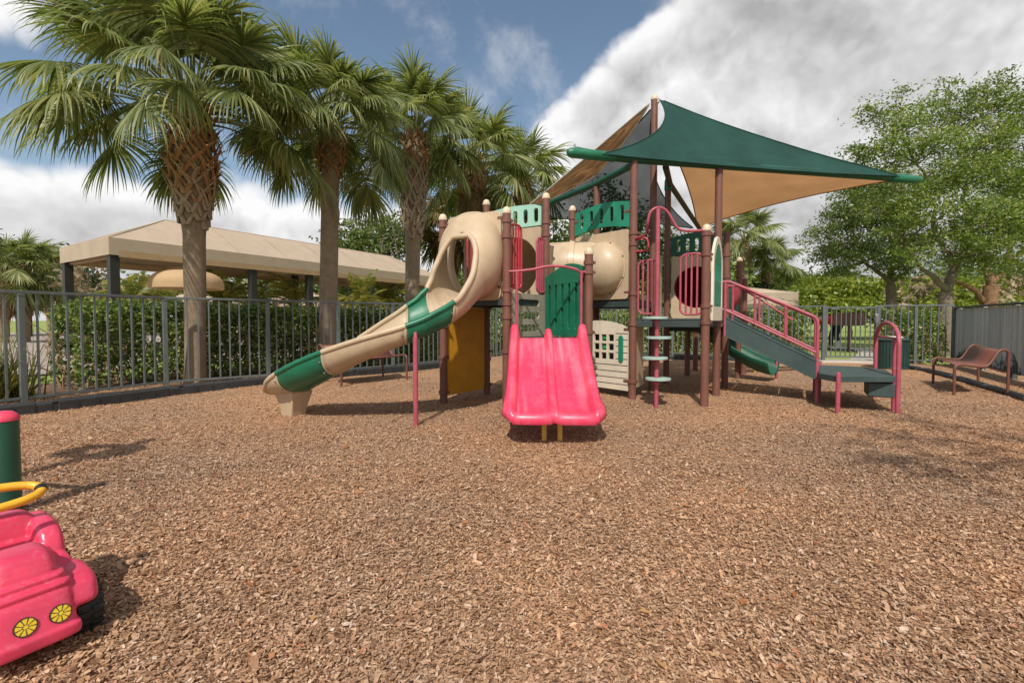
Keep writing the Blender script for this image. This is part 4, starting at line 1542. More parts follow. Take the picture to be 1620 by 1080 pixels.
def mass(name, label, lobes, leafm, seed, leaf, per_vol, clump, per_clump, cat='bush', trunk=True, shell=0.4, base=None, squash=0.6, group=None):
    rng = np.random.default_rng(seed)
    c = np.mean([l[0] for l in lobes], 0)
    base = base or (c[0], c[1], -0.06)
    root = thing(name, label, cat, base, group)
    m = MB()
    for l in lobes:
        limb(m, (base[0] + rng.normal(0, .1), base[1] + rng.normal(0, .1), base[2]), l[0], 0.05, 0.015, rng, 5, 0.12, 6)
    m.build('trunk', BARK, root)
    V, Q = leaf_quads(lobe_points(lobes, rng, per_vol, clump, per_clump, squash, shell), leaf, rng)
    rawmesh('crown', V, Q, leafm, root)
    return root


# far trees over the pavilion, over the back fence and round the edges
mass('tree', 'dense rounded tree rising over the pavilion roof left of the third palm', pxlobes([(560, 378, 30, 26, 0), (590, 372, 34, 28, .5), (620, 368, 30, 30, 0), (545, 400, 24, 18, 0), (640, 390, 26, 26, 0), (585, 405, 50, 22, 0)], 24), OAKL, 51, 0.26, 34, 0.40, 26, 'tree')
mass('tree', 'wispy tree reaching up beside the third palm trunk', pxlobes([(618, 345, 20, 14, 0), (632, 362, 22, 20, 0), (606, 372, 20, 14, 0)], 22), DARKL, 52, 0.20, 16, 0.34, 16, 'tree')
mass('tree', 'dark leafy tree behind the deck, between the palms and the shade canopy', pxlobes([(880, 400, 40, 44, 0), (905, 365, 26, 22, 0), (850, 430, 36, 40, 0), (925, 420, 36, 36, 0)], 19), OAKL, 53, 0.20, 32, 0.34, 24, 'tree')
mass('tree', 'dark tree seen through the mesh of the shade canopy', pxlobes([(955, 330, 30, 36, 0), (985, 350, 36, 36, 0), (940, 385, 40, 36, 0), (1020, 380, 40, 40, 0), (985, 420, 44, 44, 0), (1050, 420, 40, 40, 0)], 21), DARKL, 54, 0.24, 34, 0.38, 24, 'tree')
mass('tree', 'green tree behind the upper green panel right of the pole climber', pxlobes([(1080, 400, 34, 34, 0), (1120, 430, 36, 34, 0), (1060, 440, 36, 36, 0), (1150, 440, 30, 30, 0)], 23), OAKB, 55, 0.24, 34, 0.38, 24, 'tree')
mass('tree', 'dark trees in the gap behind the left pavilion posts', pxlobes([(10, 430, 34, 40, 0), (60, 440, 34, 34, 0), (110, 445, 34, 28, 0), (85, 412, 24, 20, 0), (150, 455, 30, 22, 0)], 30), DARKL, 56, 0.34, 28, 0.5, 26, 'tree')
mass('dry_shrub', 'leafless tangle of pale twigs between the two left pavilion posts', pxlobes([(140, 432, 26, 24, 0), (155, 450, 22, 18, 0), (128, 450, 18, 14, 0)], 17.5), DEADT, 57, 0.30, 26, 0.30, 14, 'bush')
mass('dry_shrub', 'pale dry shrub with bare branches behind the board fence', pxlobes([(1600, 450, 34, 26, 0), (1640, 440, 34, 30, 0), (1560, 462, 24, 14, 0)], 19), DEADT, 58, 0.34, 20, 0.34, 12, 'bush')
mass('dry_shrub', 'brownish dry shrub left of the forked oak trunk', pxlobes([(1462, 455, 24, 24, 0), (1440, 468, 22, 14, 0)], 19.5), DEADT, 59, 0.34, 20, 0.34, 14, 'bush')
mass('tree', 'backdrop tree with dense dark foliage under the pavilion roof', pxlobes([(300, 462, 70, 26, 0), (420, 462, 70, 26, 0), (530, 462, 60, 26, 0), (640, 462, 60, 28, 0), (220, 468, 50, 22, 0)], 30), OAKL, 61, 0.36, 22, 0.5, 24, 'tree')
for i, (px, rx, lab) in enumerate(((1298, 40, 'lime green shrub bank left of the gate'), (1350, 44, 'lime green shrub bank above the gate'), (1405, 44, 'lime green shrub bank behind the thin oak trunk'), (1470, 50, 'lime green shrub bank behind the forked oak'), (1545, 60, 'lime green shrub bank behind the board fence corner'))):
    mass('shrub', lab, pxlobes([(px - rx * .4, 472, rx * .7, 24, 0), (px + rx * .4, 470, rx * .7, 26, .5), (px, 456, rx * .8, 18, 1), (px, 490, rx, 20, -.5)], 24), LIMEL, 70 + i, 0.26, 40, 0.34, 24, 'shrub', squash=0.35, group='lime green shrub bank')
mass('tree', 'distant dark tree line above the far right pavilion', pxlobes([(1185, 450, 30, 16, 0), (1230, 448, 34, 18, 0), (1275, 452, 34, 16, 0), (1320, 446, 36, 18, 0), (1150, 455, 24, 18, 0)], 38), OAKL, 80, 0.42, 24, 0.55, 24, 'tree')
for i, (px, rx, Yb, lab) in enumerate(((860, 70, 32, 'far tree behind the left deck and picket fence'), (985, 70, 33, 'far tree glimpsed between the two decks'), (1120, 80, 31, 'far tree behind the right deck posts'), (1520, 90, 36, 'far tree behind the right oaks'), (1660, 80, 34, 'far tree at the right edge of the picture'), (730, 60, 33, 'far tree behind the yellow panel'))):
    mass('tree', lab, pxlobes([(px - rx * .5, 470, rx * .6, 34, 0), (px + rx * .5, 472, rx * .6, 30, 0), (px, 450, rx * .6, 28, 1)], Yb), OAKL if i % 2 else DARKL, 85 + i, 0.36, 22, 0.5, 24, 'tree')


# ------------------------------------------------------------------ hedges
def hedge(name, label, pts, width, h, dens, seed, leafm, leaf=0.07, twigs=14, z0=-0.06):
    rng = np.random.default_rng(seed)
    pts = [Vector((p[0], p[1], 0)) for p in pts]
    root = thing(name, label, 'hedge', (pts[0].x, pts[0].y, z0))
    C = []
    m = MB()
    for a, b in zip(pts[:-1], pts[1:]):
        d = b - a
        L = d.length
        d /= L
        nr = Vector((-d.y, d.x, 0))
        n = int(dens * L * (h + width))
        s = rng.uniform(0, L, n)
        # mostly near the faces
        w = np.where(rng.uniform(size=n) < 0.72, np.sign(rng.uniform(-1, 1, n)) * np.abs(rng.normal(0.46, 0.07, n)), rng.uniform(-0.45, 0.45, n)) * width
        z = np.where(np.abs(w) > 0.36 * width, rng.uniform(0.0, 1.0, n) ** 0.85, np.clip(rng.normal(0.93, 0.09, n), 0.2, 1.06)) * h
        z = z + 0.05 * np.sin(s * 2.1 + a.x) + rng.normal(0, 0.02, n)
        lump = np.array([mnoise.noise(Vector((a.x + d.x * q * 1.0, (a.y + d.y * q) * 1.0, zz * 1.6))) for q, zz in zip(s * 2.2, z * 2.2)])
        keep = lump > -0.42 - 0.25 * (z < 0.45 * h) + rng.normal(0, 0.12, n)
        w = w + np.sign(w) * lump * 0.10
        P = np.array(a)[None] + np.array(d)[None] * s[:, None] + np.array(nr)[None] * w[:, None]
        P[:, 2] = z0 + 0.04 + z
        C.append(P[keep])
        for i in range(int(twigs * L)):
            q = rng.uniform(0, L)
            o = a + d * q + nr * rng.normal(0, 0.2 * width)
            e = o + d * rng.normal(0, 0.30) + nr * rng.normal(0, 0.30 * width) + Vector((0, 0, h * rng.uniform(0.55, 0.92)))
            pp = limb(m, (o.x, o.y, z0), e, 0.014, 0.005, rng, 5, 0.18, 5)
            for t in range(2):
                e2 = pp[3] + d * rng.normal(0, 0.2) + nr * rng.normal(0, 0.25 * width) + Vector((0, 0, rng.uniform(0.1, 0.35)))
                limb(m, pp[3], e2, 0.008, 0.003, rng, 3, 0.1, 4)
    m.build('twigs', TWIG, root)
    V, Q = leaf_quads(np.concatenate(C), leaf, rng, 0.55)
    rawmesh('foliage', V, Q, leafm, root)
    return root


def offs(pts, k):
    out = []
    for i, p in enumerate(pts):
        q = (pts[min(i + 1, len(pts) - 1)] - pts[max(i - 1, 0)]).normalized()
        out.append(p + Vector((-q.y, q.x, 0)) * k)
    return out


LH = offs(G_L, 1.42)
c0 = at(45, 630)
i0 = [LH[1].lerp(LH[2], 0.50)] + LH[2:5]
hedge('hedge', 'clipped green hedge with woody gaps behind the left picket fence', i0, 0.72, 1.15, 3400, 91, HEDGEL, 0.075, 22)
hedge('hedge', 'further stretch of green hedge behind the second and third palms', LH[4:], 0.72, 1.14, 2800, 92, HEDGEL, 0.08, 18)
BH = offs(G_B, 0.7)
hedge('hedge', 'yellow green hedge behind the far fence, seen under the raised decks', BH[:-1] + [BH[-1].lerp(BH[-2], 0.3)], 0.6, 1.18, 1500, 93, HEDGEL, 0.09, 14, -0.05)
RH = offs(G_R, 0.45)
hedge('hedge', 'leafy hedge with bare stems right of the gate', [RH[0].lerp(RH[1], 0.25), RH[1], RH[2]], 0.5, 1.1, 1500, 94, HEDGEL, 0.085, 20, -0.05)


def tuft(name, label, base, n, L, seed, leafm, width=0.012, spread=0.9):
    rng = np.random.default_rng(seed)
    VV, QQ, off = [], [], 0
    b = np.array(base, float)
    for i in range(n):
        az, el = rng.uniform(0, 2 * np.pi), R(rng.uniform(35, 88))
        d = np.array([math.cos(el) * math.sin(az), math.cos(el) * math.cos(az), math.sin(el)])
        p = b + np.array([rng.normal(0, .10), rng.normal(0, .10), 0]) * spread
        l = L * rng.uniform(0.6, 1.1)
        sd = np.cross(d, [0, 0, 1.0])
        sd /= np.linalg.norm(sd) + 1e-9
        sg = 6
        for k in range(sg + 1):
            w = width * (1 - 0.92 * k / sg)
            VV += [p - sd * w, p + sd * w]
            if k < sg:
                QQ.append([off, off + 1, off + 3, off + 2])
            off += 2
            p = p + d * l / sg
            d = d + np.array([0, 0, -0.20 * (k + 1) / 3])
            d /= np.linalg.norm(d)
    o = rawmesh(name, VV, QQ, leafm)
    tag(o, label, 'grass clump')
    return o


p = at(8, 632)
p = Vector((-5.85, 4.72, 0))
tuft('ornamental_grass', 'fountain of yellow green ornamental grass behind the left end of the fence', (p.x - 0.25, p.y + 0.55, -0.02), 420, 1.0, 101, YUCCA, 0.011, 1.6)
for i, (px, py, lab) in enumerate(((1452, 571, 'low leafy plant growing through the fence right of the bin'), (1478, 572, 'low leafy plant at the corner of the board fence'))):
    b = at(px, py)
    mass('plant', lab, [((b.x, b.y + 0.15, 0.25), (0.32, 0.2, 0.28)), ((b.x + .15, b.y + 0.2, 0.5), (0.25, 0.2, 0.25))], HEDGEL, 110 + i, 0.10, 260, 0.09, 8, 'plant', base=(b.x, b.y + 0.2, -0.02))
for i, (px, Y, z, lab) in enumerate(((220, 14.5, 0.9, 'yellow and red leafed croton shrub left of the first palm'), (505, 14, 0.95, 'yellow leafed croton shrub left of the second palm'))):
    b = atY(px, 480, Y)
    mass('croton_shrub', lab, [((b.x, Y, z), (0.55, 0.5, 0.45)), ((b.x + .4, Y, z + .25), (0.35, 0.3, 0.3))], CROTON, 120 + i, 0.16, 160, 0.12, 12, 'shrub', base=(b.x, Y, -0.06))

# an oak standing behind the viewpoint, whose shade dapples the mulch on the right
tree('oak_tree', 'oak behind the viewpoint whose crown shades the mulch at the right edge', (4.9, -2.4, -0.05),
     [((4.9, -2.4, -0.1), 0.2), ((4.85, -2.3, 1.8), 0.16), ((4.7, -2.0, 3.0), 0.13)],
     [((4.7, -2.0, 3.0), (3.4, -0.6, 4.1), 0.1, 0.04), ((4.7, -2.0, 3.0), (4.6, 0.0, 4.2), 0.09, 0.04), ((4.7, -2.0, 3.0), (5.6, -2.4, 4.6), 0.08, 0.03)],
     [((1.75, -0.45, 4.2), (.5, .22, .3)), ((2.35, 0.1, 4.3), (.5, .3, .35)), ((3.0, 0.65, 4.4), (.6, .3, .4)), ((2.7, -0.5, 4.2), (.4, .25, .3)), ((3.6, 0.2, 4.4), (.5, .4, .3)), ((5.2, -0.4, 4.6), (.9, .7, .5)), ((5.3, -2.2, 5.0), (1, .9, .6)), ((3.9, -1.6, 4.7), (.8, .7, .5))],
     OAKL, BARK, 44, leaf=0.12, per_vol=38, clump=0.22, per_clump=22, shell=0.2)

# ================================================================== THE PLAY STRUCTURE
UX, VX = Vector((0.848, -0.530, 0)), Vector((0.530, 0.848, 0))
UP = Vector((0, 0, 1))


def flat(p):
    return Vector((p.x, p.y, 0))


K = flat(at(702, 636))
L_ = flat(at(770, 622))
Mp = K + UX * 0.865
Np = L_ + UX * 0.86
O = flat(atY(931, 500, 4.80))
A = flat(at(1114, 643))
D = A - UX * 0.80
B = A + VX * 0.86
E = D + VX * 0.86
C = B + VX * 0.80
Fp = E + VX * 0.80
P = flat(atY(905, 500, 6.10))
S2 = flat(atY(943, 500, 6.35))
G, Hh, I, J = flat(at(1087, 593)), flat(at(1100, 586)), flat(at(1167, 598)), flat(at(1176, 591))

play = thing('play_structure', 'large tan, green and pink playground structure with slides, stairs and a shade canopy', 'playground', (1.2, 5.4, 0))
RP = 0.0445


def post(p, top, clamps=(), cap='dome', capm=None, mat=None):
    gz = ground_z(p.x, p.y)
    m = MB()
    m.cyl(p + UP * (gz - 0.12), p + UP * (top - 0.035), RP, 18)
    o = m.build('post', mat or BROWN, play)
    c = MB()
    if cap == 'dome':
        c.lathe([(RP + 0.003, top - 0.045), (RP + 0.004, top - 0.02), (RP * 0.93, top - 0.002), (RP * 0.7, top + 0.017), (RP * 0.36, top + 0.026), (0, top + 0.029)], p, 18)
        c.build('cap', capm or CAPM, o)
    for i, z in enumerate(clamps):
        q = MB()
        q.lathe([(RP, z - 0.022), (RP + 0.010, z - 0.019), (RP + 0.010, z + 0.019), (RP, z + 0.022)], p, 18)
        q.box(p + Vector((RP + 0.014, -0.01, z)), (0.022, 0.02, 0.026))
        q.lathe([(0.007, 0), (0.007, 0.006), (0.003, 0.008), (0, 0.008)], p + Vector((RP + 0.014, -0.02, z)), 8, (0, -1, 0))
        q.build('clamp', BROWN, o)
    return o


post(K, 2.13, (0.12, 0.52, 0.88, 1.86, 2.02))
post(L_, 2.46, (0.12, 0.55, 1.10, 2.1))
post(Mp, 2.10, (0.62, 0.98, 1.12, 1.26, 1.82, 1.98))
post(Np, 2.42, (1.30, 1.95, 2.10))
post(O, 1.68, (0.82, 1.45, 1.55))
post(P, 2.44, (1.98, 2.30))
post(D, 2.84, (0.22, 0.90, 1.26, 1.84, 1.97), None)
post(A, 1.96, (0.92, 1.10, 1.66, 1.88))
post(B, 2.86, (0.88, 1.15), None)
post(E, 3.90, (1.0,), 'dome')
post(Fp, 2.98, (0.9, 1.5, 1.9), None)
post(C, 2.16, (0.9, 1.55, 1.85), 'dome', BROWN)
post(I, 1.94, (0.9, 1.25, 1.66))
post(G, 0.92, (0.80,), None)
post(Hh, 0.92, (0.80,), None)
post(J, 1.72, (0.9,))
post(S2, 2.82, (1.2,), None)


def deck(poly, z, t=0.10):
    cx = sum((p for p in poly), Vector()) / len(poly)
    out = [p + (p - cx).normalized() * -0.01 for p in poly]
    m = MB()
    m.panel([[(p.x, p.y) for p in out]], 0.02, (0, 0, z - 0.01), (1, 0, 0), (0, 1, 0))
    for i in range(len(out)):
        a, b = out[i], out[(i + 1) % len(out)]
        m.bar(a + UP * (z - t / 2 - 0.011), b + UP * (z - t / 2 - 0.011), 0.03, t - 0.03)
    return m.build('deck', DECKM, play, bevel=0.004)


deck([K, L_, Np, Mp], 1.20)
deck([Mp, Np, O], 0.76)
deck([P, S2 + VX * 0.1, E, D], 1.20)
deck([D, A, B, E], 0.965)
deck([E, B, C, Fp], 0.955)
deck([Fp, C, I, G], 0.88)


class Face:
    def __init__(s, a, b):
        s.a, s.b = a, b
        s.e = (b - a).normalized()
        s.L = (b - a).length
        s.n = s.e.cross(UP)

    def p(s, u, z, off=0.0):
        return s.a + s.e * u + UP * z + s.n * off


def facepanel(name, f, loops, mat, thick=0.022, off=0.0, bevel=0.005, parent=None):
    m = MB().panel(loops, thick, f.a + f.n * off, f.e, UP)
    return m.build(name, mat, parent or play, bevel=bevel)


def brackets(f, zs, ends=(True, True), w=0.05):
    m = MB()
    for z in zs:
        if ends[0]:
            m.box(f.p(RP + w / 2, z, 0.012), (w, 0.012, 0.028), Matrix((f.e, f.n, UP)).transposed())
        if ends[1]:
            m.box(f.p(f.L - RP - w / 2, z, 0.012), (w, 0.012, 0.028), Matrix((f.e, f.n, UP)).transposed())
    m.build('bracket', BROWN, play)


def grille(f, u0, u1, z0, z1, nb, mat=None, off=0.0, r=0.0125, rad=0.07, rb=0.0115):
    g = [f.p(u, z, off) for u, z in rrect(u0, z0, u1, z1, rad, 5)]
    m = MB().tube(g, r, 10, closed=True)
    o = m.build('guard_rail', mat or PIPE, play)
    b = MB()
    for i in range(1, nb + 1):
        u = u0 + (u1 - u0) * i / (nb + 1)
        b.cyl(f.p(u, z0 + 0.006, off), f.p(u, z1 - 0.006, off), rb, 8)
    b.build('bars', mat or PIPE, o)
    return o


# ---- left upper deck
fKL = Face(K, L_)
facepanel('wall_panel', fKL, [rrect(0.055, 0.07, fKL.L - 0.055, 1.10, 0.02)], YELLOW, 0.018, bevel=0.004)
grille(fKL, 0.42, 0.72, 1.26, 1.98, 3, REDPIPE)
fKM = Face(K, Mp)
hood_hole = [(0.435 + 0.285 * math.cos(2 * math.pi * i / 32), 1.64 + 0.40 * math.sin(2 * math.pi * i / 32)) for i in range(32)]
facepanel('slide_hood_panel', fKM, [rrect(0.075, 1.16, fKM.L - 0.065, 2.10, 0.07), hood_hole], TAN, 0.03, bevel=0.008)
brackets(fKM, (1.30, 2.02), (True, True), 0.06)
fLN = Face(L_, Np)
th = [(fLN.L / 2 + 0.335 * math.cos(2 * math.pi * i / 36), 1.60 + 0.36 * math.sin(2 * math.pi * i / 36)) for i in range(36)]
facepanel('tunnel_panel', fLN, [rrect(0.05, 1.17, fLN.L - 0.06, 2.06, 0.03), th], TAN, 0.035, bevel=0.006)
arch = [(0.06, 2.075), (fLN.L - 0.06, 2.075), (fLN.L - 0.06, 2.30)] + [(fLN.L - 0.06 - (fLN.L - 0.12) * i / 8, 2.30 + 0.045 * math.sin(math.pi * (0.15 + 0.7 * i / 8))) for i in range(1, 8)] + [(0.06, 2.30)]
facepanel('roof_panel', fLN, [arch] + [slot(0.15 + 0.145 * k, 2.20, 0.06, 0.17) for k in range(5)], PALE, 0.022, bevel=0.004)
# crawl tunnel running on from the round opening
tun = MB()
c0 = (L_ + Np) / 2 + UP * 1.60
cpts = smooth_path([c0 + VX * 0.02, c0 + VX * 0.35, c0 + VX * 0.62 + UX * 0.12, c0 + VX * 0.70 + UX * 0.45, (P + D) / 2 + UP * 1.58 + VX * 0.22], 5)
tun.tube(cpts, 0.365, 28, caps=False)
for s in (2, 9, 15):
    tun.tube([cpts[s] + (cpts[s + 1] - cpts[s]).normalized() * k for k in (-0.03, -0.028, 0.028, 0.03)], [0.365, 0.385, 0.385, 0.365], 28, caps=False)
tun.build('crawl_tunnel', TAN, play, solid=0.012)
fMN = Face(Mp, Np)
grille(fMN, 0.07, 0.27, 1.29, 1.97, 3, REDPIPE, rad=0.06)
grille(fMN, fMN.L - 0.20, fMN.L - 0.03, 1.27, 1.90, 3, PIPE, rad=0.06)
facepanel('step_riser', fMN, [rrect(0.05, 0.765, fMN.L - 0.05, 1.24, 0.01)] + [slot(fMN.L / 2, z, 0.42, 0.075) for z in (0.86, 1.00, 1.14)], GREYP, 0.03, 0.01, bevel=0.005)
# ---- triangular landing of the double slide
fNO = Face(Np, O)
top = [(fNO.L - 0.05 - (fNO.L - 0.11) * i / 10, 1.51 + 0.055 * math.sin(math.pi * i / 10 * 1.35 + 0.15)) for i in range(11)]
gp = [(0.06, 0.77), (fNO.L - 0.05, 0.77)] + top
cl = facepanel('climbing_panel', fNO, [gp] + [slot(0.14 + 0.115 * k, 1.10, 0.038, 0.50) for k in range(5)], GREEN, 0.05, 0.03, bevel=0.012)
back = MB().panel([rrect(0.08, 0.785, fNO.L - 0.07, 1.44, 0.02)], 0.012, fNO.a + fNO.n * 0.002, fNO.e, UP)
back.build('backing', DGREEN, cl)
fMO = Face(Mp, O)
rail = smooth_path([fMO.p(0.0, 1.455, 0.02), fMO.p(0.10, 1.455, 0.04), fMO.p(0.28, 1.475, 0.05), fMO.p(0.42, 1.505, 0.05), fMO.p(0.58, 1.505, 0.05), fMO.p(0.72, 1.475, 0.05), fMO.p(fMO.L - 0.10, 1.45, 0.04), fMO.p(fMO.L, 1.45, 0.02)], 5)
rl = MB().tube(rail, 0.0135, 10).build('hand_rail', PIPE, play)
for u in (0.105, fMO.L - 0.085):
    MB().cyl(fMO.p(u, 0.74, 0.045), fMO.p(u, 1.455, 0.045), 0.0145, 10).build('upright', PIPE, rl)

# ---- double slide
SL_T, SL_B = Vector((0.372, 4.66, 0)), Vector((0.325, 3.43, 0))


def double_slide():
    ax = (SL_B - SL_T)
    Ln = ax.length
    ax = ax / Ln
    lat = Vector((-ax.y, ax.x, 0))
    if lat.x < 0:
        lat = -lat
    W = 0.372
    ns, nt_ = 46, 81

    def zc(d):
        pts = [(-0.1, 0.765), (0.0, 0.755), (0.06, 0.735), (0.80, 0.275), (0.92, 0.222), (1.02, 0.198), (1.12, 0.192), (1.25, 0.192)]
        xs_, ys_ = zip(*pts)
        return float(np.interp(d, xs_, ys_))

    rows = []
    for i in range(ns + 1):
        s = i / ns
        row = []
        for j in range(nt_ + 1):
            t = -1.07 + 2.14 * j / nt_
            at_ = abs(t)
            lq = min(1.0, abs(at_ - 0.53) / 0.548)
            dm = Ln - (0.17 if at_ > 0.53 else 0.065) * (1 - math.sqrt(max(0, 1 - lq ** 3.4)))
            d = s * dm
            z = (zc(d - 0.03) + zc(d) + zc(d + 0.03)) / 3
            k = 1.0 if s < 0.72 else 1.0 - 0.55 * (s - 0.72) / 0.28
            sm = lambda a, b, v: (lambda q: q * q * (3 - 2 * q))(min(1, max(0, (v - a) / (b - a))))
            h = 0.115 * k * sm(0.80, 0.90, at_)
            h += 0.095 * k * (1 - sm(0.030, 0.105, at_))
            h += 0.03 * max(0, 1 - s / 0.09) * sm(0.80, 0.90, at_)
            h -= (0.20 - 0.20 * sm(0.5, 0.92, s)) * sm(1.0, 1.07, at_)
            if at_ > 0.95:
                h -= 0.012 * ((at_ - 0.95) / 0.05) ** 2 if at_ < 1 else 0.012
            lip = sm(0.905, 0.955, s)
            h = max(h, 0.034 * lip) if at_ <= 1.0 else h
            h -= 0.075 * sm(0.968, 1.0, s) ** 1.5 * (1 - sm(0.9, 1.07, at_) * 0.6)
            row.append(SL_T + ax * d + lat * (W * t * (1.0 - 0.015 * (1 - s))) + UP * (z + h))
        rows.append(row)
    m = MB().loft(rows, closed=False)
    o = m.build('double_slide', WORN, play, solid=0.016, sharp=70, solid_off=1)
    for sx in (-0.075, 0.052):
        q = SL_B - ax * 0.20 + lat * sx
        MB().bar(q - UP * 0.1, q + UP * 0.205, 0.036, 0.036, (0, 1, 0)).build('leg', YPOST, o)
    return o


double_slide()

# ---- curved slide
ST = [(-.40, 5.03, 1.185, .345, .465, 179.5), (-.43, 4.90, 1.18, .350, .460, 179.5), (-.46, 4.79, 1.165, .340, .435, 179.5), (-.49, 4.705, 1.135, .310, .390, 179.5), (-.52, 4.635, 1.095, .283, .345, 173),
      (-.56, 4.555, 1.040, .270, .31, 142), (-.62, 4.465, 0.975, .268, .27, 116), (-.72, 4.375, 0.905, .268, .235, 99), (-.87, 4.30, 0.825, .268, .215, 93), (-1.08, 4.255, 0.725, .272, .220, 91),
      (-1.34, 4.265, 0.600, .274, .235, 91), (-1.62, 4.325, 0.460, .274, .25, 91), (-1.88, 4.42, 0.335, .272, .25, 90), (-2.10, 4.53, 0.245, .270, .225, 88), (-2.25, 4.62, 0.212, .255, .165, 84), (-2.39, 4.71, 0.200, .19, .075, 66)]
ROLL = [0, 0, 0, 0, 0, 0.015, 0.05, 0.085, 0.10, 0.095, 0.075, 0.05, 0.03, 0.01, 0, 0]


def curved_slide():
    V6 = np.array(ST)
    kk = 5
    pos = smooth_path([Vector(r[:3]) for r in ST], kk)
    n = len(pos)
    par = np.linspace(0, len(ST) - 1, n)
    aa = np.interp(par, range(len(ST)), V6[:, 3])
    bb = np.interp(par, range(len(ST)), V6[:, 4])
    AA = np.interp(par, range(len(ST)), V6[:, 5])
    AA = np.where(par > 3.7, 180 - 84 * np.clip((par - 3.7) / 2.9, 0, 1) ** 0.5, 180.0)
    AA = np.minimum(AA, np.where(par > 6.6, np.interp(par, range(len(ST)), V6[:, 5]), 180))
    rl = np.interp(par, range(len(ST)), ROLL)
    for _ in range(2):
        for arr in (aa, bb, rl):
            arr[1:-1] = (arr[:-2] + arr[1:-1] * 2 + arr[2:]) / 4
    nphi = 48
    rings = []
    for i in range(n):
        t = pos[min(i + 1, n - 1)] - pos[max(i - 1, 0)]
        t.z = 0
        t.normalize()
        lat = Vector((-t.y, t.x, 0))
        c = pos[i] + UP * bb[i]
        ring = []
        for j in range(nphi + 1):
            q = R(AA[i]) * (2 * j / nphi - 1)
            sx, cz = math.sin(q), -math.cos(q)
            e = 0.86
            sx = math.copysign(abs(sx) ** e, sx)
            cz = math.copysign(abs(cz) ** (e if cz < 0 else 1), cz)
            ring.append(c + lat * (aa[i] * sx) + UP * (bb[i] * cz - rl[i] * sx))
        rings.append(ring)
    root = MB()
    # part split along the length
    cuts = [0, int(6.9 * kk), int(8.75 * kk), int(11.0 * kk), int(13.05 * kk), n - 1]
    mats = [TAN, GREEN, TAN, GREEN, TAN]
    first = None
    for s in range(5):
        a, b = cuts[s], cuts[s + 1]
        m = MB().loft(rings[a:b + 1], closed=False)
        o = m.build('curved_slide' if s == 0 else 'slide_section', mats[s], play if s == 0 else first, solid=0.018, sharp=80, solid_off=0)
        if s == 0:
            first = o
        for side in (0, -1):
            rm = MB()
            ids = [i for i in range(a, b + 1) if AA[i] < 172]
            if len(ids) > 2:
                pts = [rings[i][side] for i in ids]
                rr_ = 0.026 if s else 0.030
                if s == 0 and side == 0:
                    pts = pts[::-1] + [rings[i][-1] for i in ids]
                if not (s == 0 and side == -1):
                    rm.tube(pts, rr_, 10)
                    rm.build('rim', mats[s], first, sharp=60)
        if s > 0:   # bolted joint flange
            jt = MB().tube(rings[a], 0.016, 8)
            jt.build('joint', TAN, first)
            bj = MB()
            for j in (4, 12, 20, 28, 36, 44):
                cc = pos[a] + UP * bb[a]
                nd = (rings[a][j] - cc).normalized()
                bj.lathe([(0.010, 0.010), (0.009, 0.020), (0, 0.022)], rings[a][j] + (rings[a + 1][j] - rings[a][j]).normalized() * 0.03, 8, nd)
            bj.build('joint_bolts', STEEL, first)
    # lip at the exit
    MB().tube(rings[-1], 0.020, 8).build('exit_lip', TAN, first, sharp=60)
    q = flat(at(658, 675))
    MB().cyl(q + UP * (-0.1), q + UP * 0.80, 0.0215, 14).tube([q + UP * 0.79, q + UP * 0.83, q + Vector((-0.02, 0.10, 0.85))], 0.016, 8).build('leg', PIPE, first)
    # pedestal under the exit
    i = cuts[4] + 4
    c = pos[i]
    t = (pos[i + 1] - pos[i - 1])
    t.z = 0
    t.normalize()
    lat = Vector((-t.y, t.x, 0))
    rg = []
    for z, k, k2 in ((-0.08, 0.078, 0.088), (0.05, 0.084, 0.098), (0.24, 0.115, 0.165)):
        rg.append([Vector((c.x, c.y, z)) + t * (k2 * sx) + lat * (k * sy) for sx, sy in ((-1, -1), (1, -1), (1, 1), (-1, 1))])
    MB().loft(rg, True, True).build('pedestal', TAN, first, bevel=0.012, sharp=20)


curved_slide()

# ---- middle deck: bubble panel, roof panel, play house panel
fPD = Face(P, D)
bc = (fPD.L * 0.54, 1.585)
facepanel('bubble_panel', fPD, [rrect(0.06, 1.20, fPD.L - 0.06, 2.03, 0.04), circ(bc[0], bc[1], 0.315)], TAN, 0.035, 0.0, bevel=0.006)
m = MB()
cc = fPD.p(bc[0], bc[1], 0.018)
prof = [(0.345, -0.004), (0.345, 0.010), (0.325, 0.013)] + [(0.325 * math.cos(q), 0.013 + 0.235 * math.sin(q)) for q in [math.pi / 2 * i / 12 for i in range(1, 13)]]
m.lathe(prof, cc, 40, fPD.n)
bo = m.build('bubble_dome', TAN, play, sharp=50)
q = MB()
q.lathe([(0.02, 0.0), (0.02, 0.008), (0.010, 0.012), (0, 0.012)], cc + fPD.n * 0.247, 12, fPD.n)
for k in range(8):
    a = R(22.5 + 45 * k)
    q.lathe([(0.009, 0), (0.009, 0.006), (0, 0.008)], cc + fPD.e * (0.334 * math.cos(a)) + UP * (0.334 * math.sin(a)) + fPD.n * 0.010, 8, fPD.n)
q.build('bolt', DARK, bo)
wave = [(fPD.L - 0.05 - (fPD.L - 0.1) * i / 14, 2.33 + 0.07 * math.sin(math.pi * (0.05 + 0.85 * (1 - i / 14)))) for i in range(15)]
lo = [(0.05 + (fPD.L - 0.1) * i / 10, 2.05 + 0.055 * math.sin(math.pi * i / 10)) for i in range(11)]
facepanel('roof_panel', fPD, [lo + wave] + [slot(0.17 + 0.155 * k, 2.235 + 0.012 * math.sin(math.pi * k / 4), 0.055, 0.19) for k in range(5)], TEALG, 0.024, bevel=0.004)
brackets(fPD, (1.28, 2.24), (True, True), 0.07)
